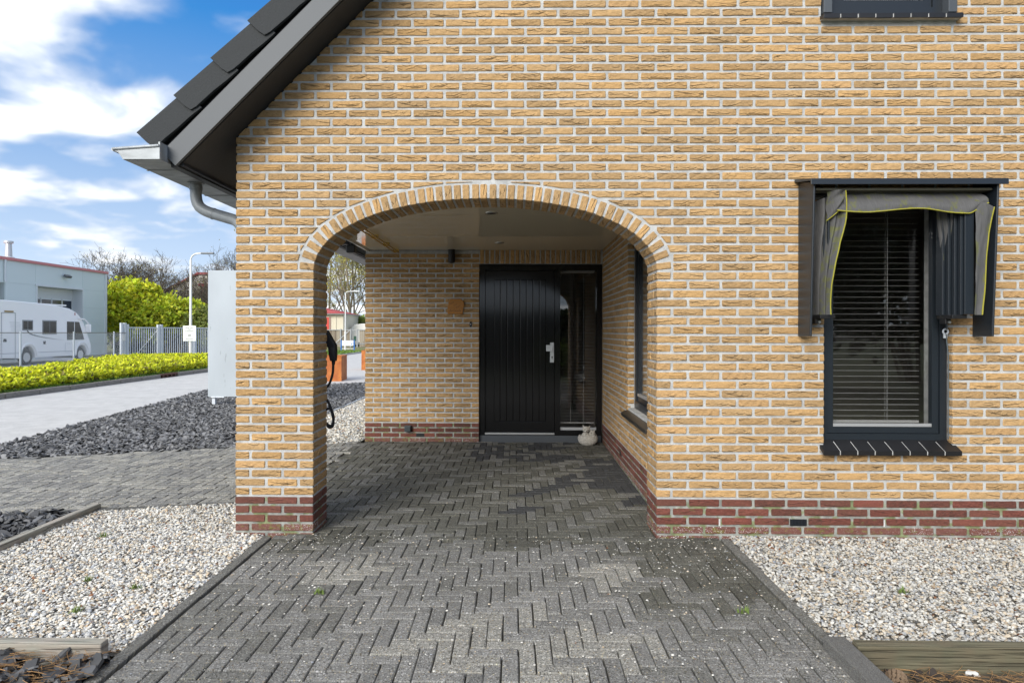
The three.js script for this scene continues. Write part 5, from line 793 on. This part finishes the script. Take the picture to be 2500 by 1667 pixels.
  for (const w of [0.62, 4.0]) { const t = part('wheel', clean(new THREE.TorusGeometry(0.25, 0.10, 12, 28).rotateY(Math.PI / 2).translate(-0.16, 0.33, w)), M.rubber, mh); part('rim', clean(new THREE.CylinderGeometry(0.20, 0.20, 0.12, 20).rotateZ(Math.PI / 2).translate(-0.14, 0.33, w)), M.alu, t); part('wheel_arch', clean(new THREE.TorusGeometry(0.47, 0.045, 8, 20, Math.PI).rotateY(Math.PI / 2).scale(1, 1.12, 1).translate(0.0, 0.36, w)), bodyM, mh); part('wheel_well', S([[w - 0.40, 0.25], [w - 0.40, 0.6], [w, 0.78], [w + 0.40, 0.6], [w + 0.40, 0.25]], -1.9, -0.3, 0.01), M.black, mh); }
}
{ // grey industrial hall
  const hall = thing('industrial_hall', 'pale grey industrial hall with red roof edge behind the motorhome', 'building', [-24, -0.05, -30]), wallM = phys([0.64, 0.72, 0.71], 0.45), red = phys([0.60, 0.22, 0.22], 0.5), trim = phys([0.66, 0.70, 0.71], 0.4);
  const D0 = -1.79 - 0.05, D1 = 1.62, top = 3.67; // roller door opening in z (relative), far and near edge
  const w = part('wall', (() => { const g = new GB(), z0 = -4.0, z1 = 26; g.box(-14, 0, z0, -0.02, 4.75, z0 + 0.2).box(-14, 0, z1 - 0.2, -0.02, 4.75, z1).box(-0.22, top, z0 + 0.2, -0.02, 4.75, z1 - 0.2).box(-0.22, 0, z0 + 0.2, -0.02, top, D0).box(-0.22, 0, D1, -0.02, top, 3.7).box(-0.22, 0, 6.6, -0.02, top, z1 - 0.2).box(-14, 4.6, z0 + 0.2, -0.23, 4.7, z1 - 0.2); return g.geo(); })(), wallM, hall);
  const cl = rbox(-0.018, 0, 0.002, 0.0, 0.895, 1, 0.003);
  const panel = (y, z0, z1, h = 0.995) => part('cladding_panel', rbox(-0.019, y, z0 + 0.004, 0, y + h, z1 - 0.004, 0.004), wallM, w);
  for (const y of [3.7]) { panel(y, -4, -1.9, 1.04); panel(y, -1.9, 1.7, 1.04); panel(y, 1.7, 3.72, 1.04); panel(y, 3.72, 6.6, 1.04); panel(y, 6.6, 12, 1.04); }
  for (const y of [0.7, 1.7, 2.7]) { panel(y, -4, D0 - 0.02); panel(y, D1 + 0.02, 3.68); panel(y, 6.62, 12); }
  part('roof_edge', new GB().box(-14.1, 4.752, -4.12, 0.09, 4.885, 26.1).geo(), red, hall);
  part('corner_trim', rbox(-0.02, 0, -4.06, 0.04, 4.74, -3.86, 0.006), trim, hall); part('gutter_pipe', new GB().rod(V3(0.05, 3.7, 3.74), V3(0.05, 4.75, 3.74), 0.05, 0.05, 8).geo(), trim, hall);
  const door = part('roller_door', boxG(-0.60, 0, D0 + 0.002, -0.50, top - 0.02, D1 - 0.002), trim, hall), fr = phys([0.6, 0.63, 0.63], 0.4);
  for (let k = 0; k < 4; k++) { const z0 = D1 - 0.16 - (k + 1) * 0.80; part('window', rbox(-0.50, 2.42, z0 + 0.05, -0.485, 3.05, z0 + 0.76, 0.01), phys([0.02, 0.03, 0.045], 0.12), door); part('window', rbox(-0.50, 1.6, z0 + 0.05, -0.485, 2.25, z0 + 0.76, 0.01), phys([0.02, 0.03, 0.045], 0.12), door); part('mullion', boxG(-0.50, 1.5, z0 - 0.03, -0.47, 3.12, z0 + 0.03), fr, door); }
  for (let k = 0; k < 3; k++) part('door_panel', rbox(-0.50, 3.13 + k * 0.17, D0 + 0.01, -0.485, 3.13 + k * 0.17 + 0.16, D1 - 0.01, 0.006), fr, door);
  part('door_surround', new GB().box(-0.019, top, D0 - 0.1, 0.05, top + 0.09, D1 + 0.14).box(-0.019, 0, D1, 0.05, top, D1 + 0.08).box(-0.019, 0, D0 - 0.08, 0.05, top, D0).box(-0.5, 0, D0 - 0.01, -0.025, top - 0.004, D0 + 0.006).geo(), trim, hall);
  part('second_door', boxG(-0.5, 0, 3.7, -0.4, top, 6.6), mat([0.10, 0.115, 0.12], 0.5), hall);
  const lamp = thing('floodlight', 'grey floodlight on the pale industrial hall', 'floodlight', [-23.95, 4.25, -30.45]); part('housing', rbox(0, 0, -0.22, 0.18, 0.13, 0.22, 0.02).rotateZ(-0.5), phys([0.12, 0.13, 0.14], 0.4), lamp); part('lens', rbox(0.02, -0.012, -0.19, 0.16, 0, 0.19, 0.004).rotateZ(-0.5), phys([0.5, 0.55, 0.5], 0.2), lamp);
  const ch = thing('roof_flue', 'pale metal flue pipe on the industrial hall roof', 'flue', [-24.25, 4.8, -26.85]); part('pipe', clean(new THREE.CylinderGeometry(0.13, 0.16, 0.75, 16).translate(0, 0.37, 0)), M.alu, ch); part('cowl', clean(new THREE.CylinderGeometry(0.20, 0.20, 0.10, 16).translate(0, 0.80, 0)), M.alu, ch); part('flashing', clean(new THREE.CylinderGeometry(0.22, 0.30, 0.08, 16).translate(0, 0.06, 0)), M.alu, ch);
}
{ // street lamp with the speed sign
  const l = thing('street_lamp', 'tall white street lamp behind the golden hedge', 'street lamp', [-15.18, -0.06, -26.28]); const p = []; for (let k = 0; k <= 8; k++) { const t = k / 8 * Math.PI / 2; p.push(V3(0.36 * (1 - Math.cos(t)), 4.75 + 0.30 * Math.sin(t), 0)); }
  part('pole', new GB().rod(V3(0, 0, 0), V3(0, 1.7, 0), 0.085, 0.085, 14).rod(V3(0, 1.7, 0), V3(0, 4.75, 0), 0.062, 0.05, 14).path(p, 0.036, 10).rod(p[8], V3(0.52, 5.06, 0), 0.034, 0.034, 10).geo(), M.white, l); part('lamp_head', merged([rbox(0.48, 5.02, -0.07, 1.10, 5.10, 0.07, 0.03)]), phys([0.16, 0.17, 0.18], 0.4), l);
  const cv = document.createElement('canvas'); cv.width = 512; cv.height = 600; const x = cv.getContext('2d'); x.fillStyle = '#e9ece6'; x.fillRect(0, 0, 512, 600); x.fillStyle = '#22262a'; x.textAlign = 'center'; x.font = 'bold 66px sans-serif'; x.fillText('DENK AAN', 256, 92); x.fillText('ONZE', 256, 166); x.fillText('KINDEREN!', 256, 240); x.font = 'bold 120px sans-serif'; x.fillText('30', 256, 420); x.font = 'bold 62px sans-serif'; x.fillText('BEDANKT!', 256, 556);
  const t = new THREE.CanvasTexture(cv); t.colorSpace = THREE.SRGBColorSpace; const s = thing('speed_sign', 'white sign with the number 30 on the street lamp', 'sign', [-15.18, 0.90, -26.17]);
  part('plate', rbox(-0.305, 0, -0.012, 0.305, 0.715, 0.006, 0.004), M.white, s); const f = new THREE.PlaneGeometry(0.60, 0.705); part('print', f.translate(0, 0.3575, 0.010), mat([1, 1, 1], 0.5, { map: t }), s);
}
// ------------------------------------------------------------------ trees and buildings behind
shrub('green_shrub', 'broad fresh green shrub right of the industrial hall', 'shrub', -24.0, -37.5, 2.4, 3.4, 2.2, 1.2, 24000, 0.26, [0.52, 0.58, 0.015], 101, 'fresh green shrubs behind the gate');
shrub('green_shrub', 'fresh green shrub behind the barred gate', 'shrub', -21.4, -36.8, 1.9, 2.5, 1.8, 0.9, 17000, 0.24, [0.46, 0.54, 0.02], 102, 'fresh green shrubs behind the gate');
shrub('green_shrub', 'smaller dull green shrub behind the street lamp', 'shrub', -19.2, -37.0, 1.6, 1.8, 1.6, 0.8, 12000, 0.18, [0.22, 0.27, 0.04], 103, 'fresh green shrubs behind the gate');
shrub('dark_thicket', 'dark evergreen thicket low behind the barred gate', 'shrub', -22.5, -38.8, 4.6, 1.5, 1.4, 0.2, 14000, 0.22, [0.05, 0.075, 0.015], 104);
{ let k = 0; for (const [x, z, h, st, label] of [[-33.8, -51, 8.0, 3, 'leafless tree nearest the industrial hall'], [-31.2, -52, 8.4, 2, 'leafless tree above the fresh green shrub'], [-28.9, -51, 8.9, 3, 'tall leafless tree left of the street lamp'], [-26.8, -54, 7.6, 3, 'leafless tree behind the red edged building'], [-24.3, -52, 8.6, 4, 'leafless tree right of the street lamp'], [-36.5, -56, 8, 3, 'leafless tree behind the industrial hall']]) bareTree('bare_tree', label, x, z, h * 1.05, 200 + k++, { stems: st, lvl: 5, trunk: 0.40, wild: 0.42, buds: 700, budCol: [0.30, 0.27, 0.09], budSize: 0.11, group: 'leafless trees behind the yard', rad: 0.22 }); }
bareTree('bare_tree', 'leafless tree rising behind the hall flue', -37, -38, 7.2, 231, { stems: 2, lvl: 5, buds: 3500, budCol: [0.12, 0.16, 0.05], budSize: 0.14, rad: 0.14 });
{
  const b = thing('red_edged_building', 'white building with dark red roof edges behind the street lamp', 'building', [-27.2, -0.05, -54]); const wm = mat([0.66, 0.64, 0.58], 0.8), red = phys([0.24, 0.035, 0.04], 0.5);
  part('wall', extrude([[-4.5, 0], [6, 0], [6, 6.2], [-0.9, 6.5], [-4.5, 4.6]], 6).translate(0, 0, -6), wm, b); const rf = part('roof', new GB().quad(V3(-0.95, 6.55, 0.15), V3(-4.8, 4.55, 0.15), V3(-4.8, 4.55, -6.2), V3(-0.95, 6.55, -6.2)).box(-0.95, 6.42, 0.02, 6.1, 6.62, 0.16).geo(), red, b); part('fascia', new GB().rod(V3(-0.9, 6.55, 0.1), V3(-4.8, 4.52, 0.1), 0.13, 0.13, 4).geo(), red, rf);
  part('canopy', new GB().box(-0.75, 5.35, 0.01, 6.0, 5.62, 0.5).geo(), red, b); for (let k = 0; k < 14; k++) part('red_board', boxG(-0.7 + k * 0.4, 3.6, 0.01, -0.5 + k * 0.4, 5.34, 0.06), red, b); part('pane', boxG(-0.68, 3.7, 0.005, 5.6, 5.3, 0.012), phys([0.3, 0.34, 0.36], 0.3), b);
  const c = thing('white_cabinet', 'small white cabinet behind the barred gate', 'cabinet', [-14.4, -0.05, -29.6]); part('housing', rbox(-0.28, 0, -0.2, 0.28, 1.88, 0.2, 0.02), M.white, c); part('lid', rbox(-0.31, 1.88, -0.22, 0.31, 1.93, 0.22, 0.01), M.white, c);
}
// ------------------------------------------------------------------ seen through the porch
{
  const b = thing('cream_building', 'low cream building with red roof and red door beyond the porch', 'building', [-17.3, -0.05, -57.3]), cream = mat([0.66, 0.60, 0.46], 0.8), red = phys([0.42, 0.07, 0.08], 0.6);
  part('wall', boxG(-6, 0, -6, 1.22, 2.98, 0), cream, b); part('roof', extrude([[-6.4, 3.08], [1.4, 3.08], [-2.4, 3.85]], 7).translate(0, 0, -6.5), red, b); part('eave', boxG(-6.4, 2.97, -6.4, 1.36, 3.07, 0.4), phys([0.4, 0.4, 0.38], 0.5), b); part('door', rbox(-0.9, 0, 0.0, -0.12, 2.72, 0.06, 0.01), phys([0.62, 0.06, 0.04], 0.5), b); part('door_jamb', rbox(-0.12, 0, 0, 0.05, 2.78, 0.05, 0.01), mat([0.35, 0.22, 0.18], 0.8), b); part('pilaster', rbox(0.42, 0, 0.0, 0.56, 2.96, 0.06, 0.01), cream, b);
  const M_pale = mat([0.30, 0.31, 0.31], 0.6); const f = thing('board_fence', 'weathered fence of upright boards beyond the porch', 'fence', [-15, -0.05, -53.3]), R = rng(6), fm = [[0.24, 0.20, 0.15], [0.30, 0.26, 0.20], [0.17, 0.135, 0.10]].map(c => mat(c, 0.9)), bg = rbox(-0.085, 0.06, -0.012, 0.085, 1.52, 0.012, 0.004);
  for (let k = 0; k < 44; k++) { const x = -5 + k * 0.185; if (x > 0.62 && x < 1.35) continue; const m = part('board', bg, fm[Math.floor(R() * 3)], f); m.position.set(x, (R() - 0.5) * 0.03, 0); }
  part('rail', new GB().box(-5, 1.50, 0.02, 3.3, 1.57, 0.08).box(-5, 0.3, 0.02, 3.3, 0.37, 0.07).geo(), M_pale, f); for (const x of [-1.6, -0.25, 0.62, 1.2, 2.6]) part('post', rbox(x - 0.06, 0, 0.02, x + 0.06, 1.62, 0.14, 0.01), M_pale, f); part('brace', new GB().rod(V3(-0.9, 0.2, 0.12), V3(0.55, 1.5, 0.12), 0.025, 0.025, 6).geo(), M.galv, f); part('letter_box', rbox(0.9, 0.55, 0.02, 1.12, 1.0, 0.12, 0.01), phys([0.01, 0.06, 0.035], 0.4), f);
  const c = thing('white_caravan', 'white caravan roof showing above the board fence', 'caravan', [-14.7, 0.3, -59.3]); part('body', extrude([[-1.2, 0], [1.6, 0], [1.6, 1.66], [1.0, 1.72], [0, 1.78], [-0.8, 1.70], [-1.1, 1.4], [-1.2, 0.8]], 2, [], 0.03).translate(0, 0, -2), phys([0.70, 0.68, 0.62], 0.4), c); part('window', rbox(0.35, 1.18, 0.03, 1.3, 1.5, 0.045, 0.01), phys([0.02, 0.02, 0.02], 0.2), c); part('wheel', clean(new THREE.TorusGeometry(0.2, 0.1, 8, 16).translate(0.3, -0.05, 0.0)), M.rubber, c);
  const l = thing('street_lamp', 'thin white street lamp seen through the porch', 'street lamp', [-12.04, -0.06, -42.3]); part('pole', new GB().rod(V3(0, 0, 0), V3(0, 1.4, 0), 0.07, 0.07, 10).rod(V3(0, 1.4, 0), V3(0.01, 4.05, 0), 0.048, 0.036, 10).path([V3(0.01, 4.05, 0), V3(0.05, 4.18, 0), V3(0.16, 4.24, 0), V3(0.9, 4.28, 0)], 0.028, 8).geo(), M.white, l); part('lamp_head', rbox(0.55, 4.22, -0.06, 1.0, 4.30, 0.06, 0.02), M.alu, l);
  const cv = document.createElement('canvas'); cv.width = 512; cv.height = 256; const x = cv.getContext('2d'); x.fillStyle = '#e8eef2'; x.fillRect(0, 0, 512, 256); x.fillStyle = '#5f8fc0'; for (let k = 0; k < 4; k++) x.fillRect(60, 36 + k * 46, k < 2 ? 380 : 250, 14); x.fillStyle = '#1d5fae'; x.fillRect(400, 140, 70, 70); x.fillStyle = '#e8eef2'; x.font = 'bold 52px sans-serif'; x.fillText('P', 418, 193);
  const t = new THREE.CanvasTexture(cv); t.colorSpace = THREE.SRGBColorSpace; const s = thing('road_sign', 'low white information sign between two blue posts', 'sign', [-11.69, -0.06, -41.6]), blue = phys([0.012, 0.13, 0.42], 0.5);
  for (const px of [-0.49, 0.42]) part('post', rbox(px, 0, -0.04, px + 0.08, 0.82, 0.04, 0.006), blue, s); part('panel', rbox(-0.40, 0.42, -0.02, 0.40, 0.78, 0.012, 0.004), M.white, s); part('print', new THREE.PlaneGeometry(0.79, 0.35).translate(0, 0.60, 0.016), mat([1, 1, 1], 0.5, { map: t }), s); part('rail', rbox(-0.41, 0.2, -0.015, 0.42, 0.24, 0.015, 0.004), M.white, s);
  struct('grass_verge', flat([[-40, -30.2], [-9.95, -30.2], [-9.75, -32], [-10.1, -38], [-9.4, -52.6], [-40, -52.6]], -0.012), mat([1, 1, 1], 0.95, { map: tex(256, 256, (i, j) => { const n = fbm(i / 20, j / 20, 5, 4), l = 0.7 + hash3(i, j, 1) * 0.6; return n > 0.52 ? [0.20 * l, 0.13 * l, 0.08 * l] : [0.13 * l, 0.19 * l, 0.035 * l]; }, true, [0.3, 0.3]) }));
  const R2 = rng(66), gr = part('verge_grass', leaves(5000, () => [V3(-10.1 - R2() * 2.2, 0.0, -31 - R2() * 9), V3(0, 1, 0)], 0.12, () => { const q = 0.6 + R2() * 0.7; return [0.16 * q, 0.27 * q, 0.03 * q]; }, R2, 1.3), M_leaf); tag(gr, 'short grass around the low information sign', 'grass', null, 'stuff');
  struct('verge_kerb', new GB().box(-10.02, -0.08, -38, -9.9, 0.05, -30.2).geo(), mat([0.35, 0.34, 0.32], 0.9));
  const R3 = rng(404); const spots = []; for (let k = 0; k < 15; k++) spots.push([-21.5 + k * 0.78 + (R3() - 0.5) * 0.4, -66 - R3() * 16]);
  spots.sort((a, b) => a[0] - b[0]); const ord = ['first', 'second', 'third', 'fourth', 'fifth', 'sixth', 'seventh', 'eighth', 'ninth', 'tenth', 'eleventh', 'twelfth', 'thirteenth', 'fourteenth', 'fifteenth'];
  spots.forEach(([px, pz], k) => bareTree('budding_tree', `${ord[k]} slender budding tree from the left in the row beyond the porch`, px, pz, 13 + R3() * 3, 500 + k, { lvl: 4, trunk: 0.62, wild: 0.16, up: 0.06, buds: 3600, budCol: [0.42, 0.39, 0.07], budSize: 0.15, group: 'slender budding trees beyond the porch', rad: 0.13 }));
  shrub('undergrowth', 'green undergrowth below the slender budding trees', 'shrub', -16.4, -64, 5.5, 2.3, 1.5, 0.1, 14000, 0.28, [0.17, 0.24, 0.04], 131);
}
// ------------------------------------------------------------------ garden behind the camera: mirrored by the panes and the glossy door
{
  const hedges = [['clipped green hedge behind the camera facing the door', 0.0], ['clipped green hedge behind the camera toward the road', -4.6], ['clipped green hedge behind the camera toward the garden', 4.6]];
  hedges.forEach(([label, x], k) => { const h = thing('clipped_hedge', label, 'hedge', [x, -0.06, 14.2], 0, 'hedges behind the camera'), R = rng(700 + k); part('foliage', leaves(15000, () => { const t = R(); return t < 0.75 ? [V3((R() - 0.5) * 4.7, R() * 2.1, -0.5 - 0.2 * fbm(R() * 9, R() * 9, 1, 2)), V3(0, 0.3, -1)] : [V3((R() - 0.5) * 4.7, 2.0 + 0.2 * R(), (R() - 0.5)), V3(0, 1, 0)]; }, 0.15, () => { const l = 0.6 + R() * 0.8; return [0.05 * l, 0.085 * l, 0.02 * l]; }, R, 0.8), M_leaf, h); part('stem', new GB().box(-2.3, 0, -0.42, 2.3, 2.0, 0.4).geo(), mat([0.03, 0.03, 0.015], 0.95), h); });
  const far = (label, x, z, rx, ry, rz, y0, n, size, col, seed, name = 'conifer_tree', cat = 'tree') => shrub(name, label, cat, x, z, rx, ry, rz, y0, n, size, col, seed, name === 'conifer_tree' ? 'dark trees behind the camera' : undefined);
  far('dark evergreen tree opposite the awning window', 7.6, 13.5, 2.6, 7.5, 2.2, 1.0, 12000, 0.30, [0.035, 0.055, 0.015], 141); far('dark evergreen tree farther along the garden edge', 11.6, 14.5, 2.8, 8.0, 2.4, 1.0, 12000, 0.30, [0.03, 0.05, 0.015], 142); far('dark evergreen tree at the garden corner', 15.6, 13.0, 2.8, 7.0, 2.4, 1.0, 10000, 0.30, [0.035, 0.05, 0.02], 143);
  far('low yellow green bush before the clipped hedge', 1.5, 10.2, 0.9, 0.9, 0.7, 0.05, 5000, 0.10, [0.20, 0.27, 0.02], 145, 'garden_bush', 'shrub');
}
scene.traverse(o => { if (o.isMesh) { o.castShadow = true; o.receiveShadow = true; } });
renderer.render(scene, camera);
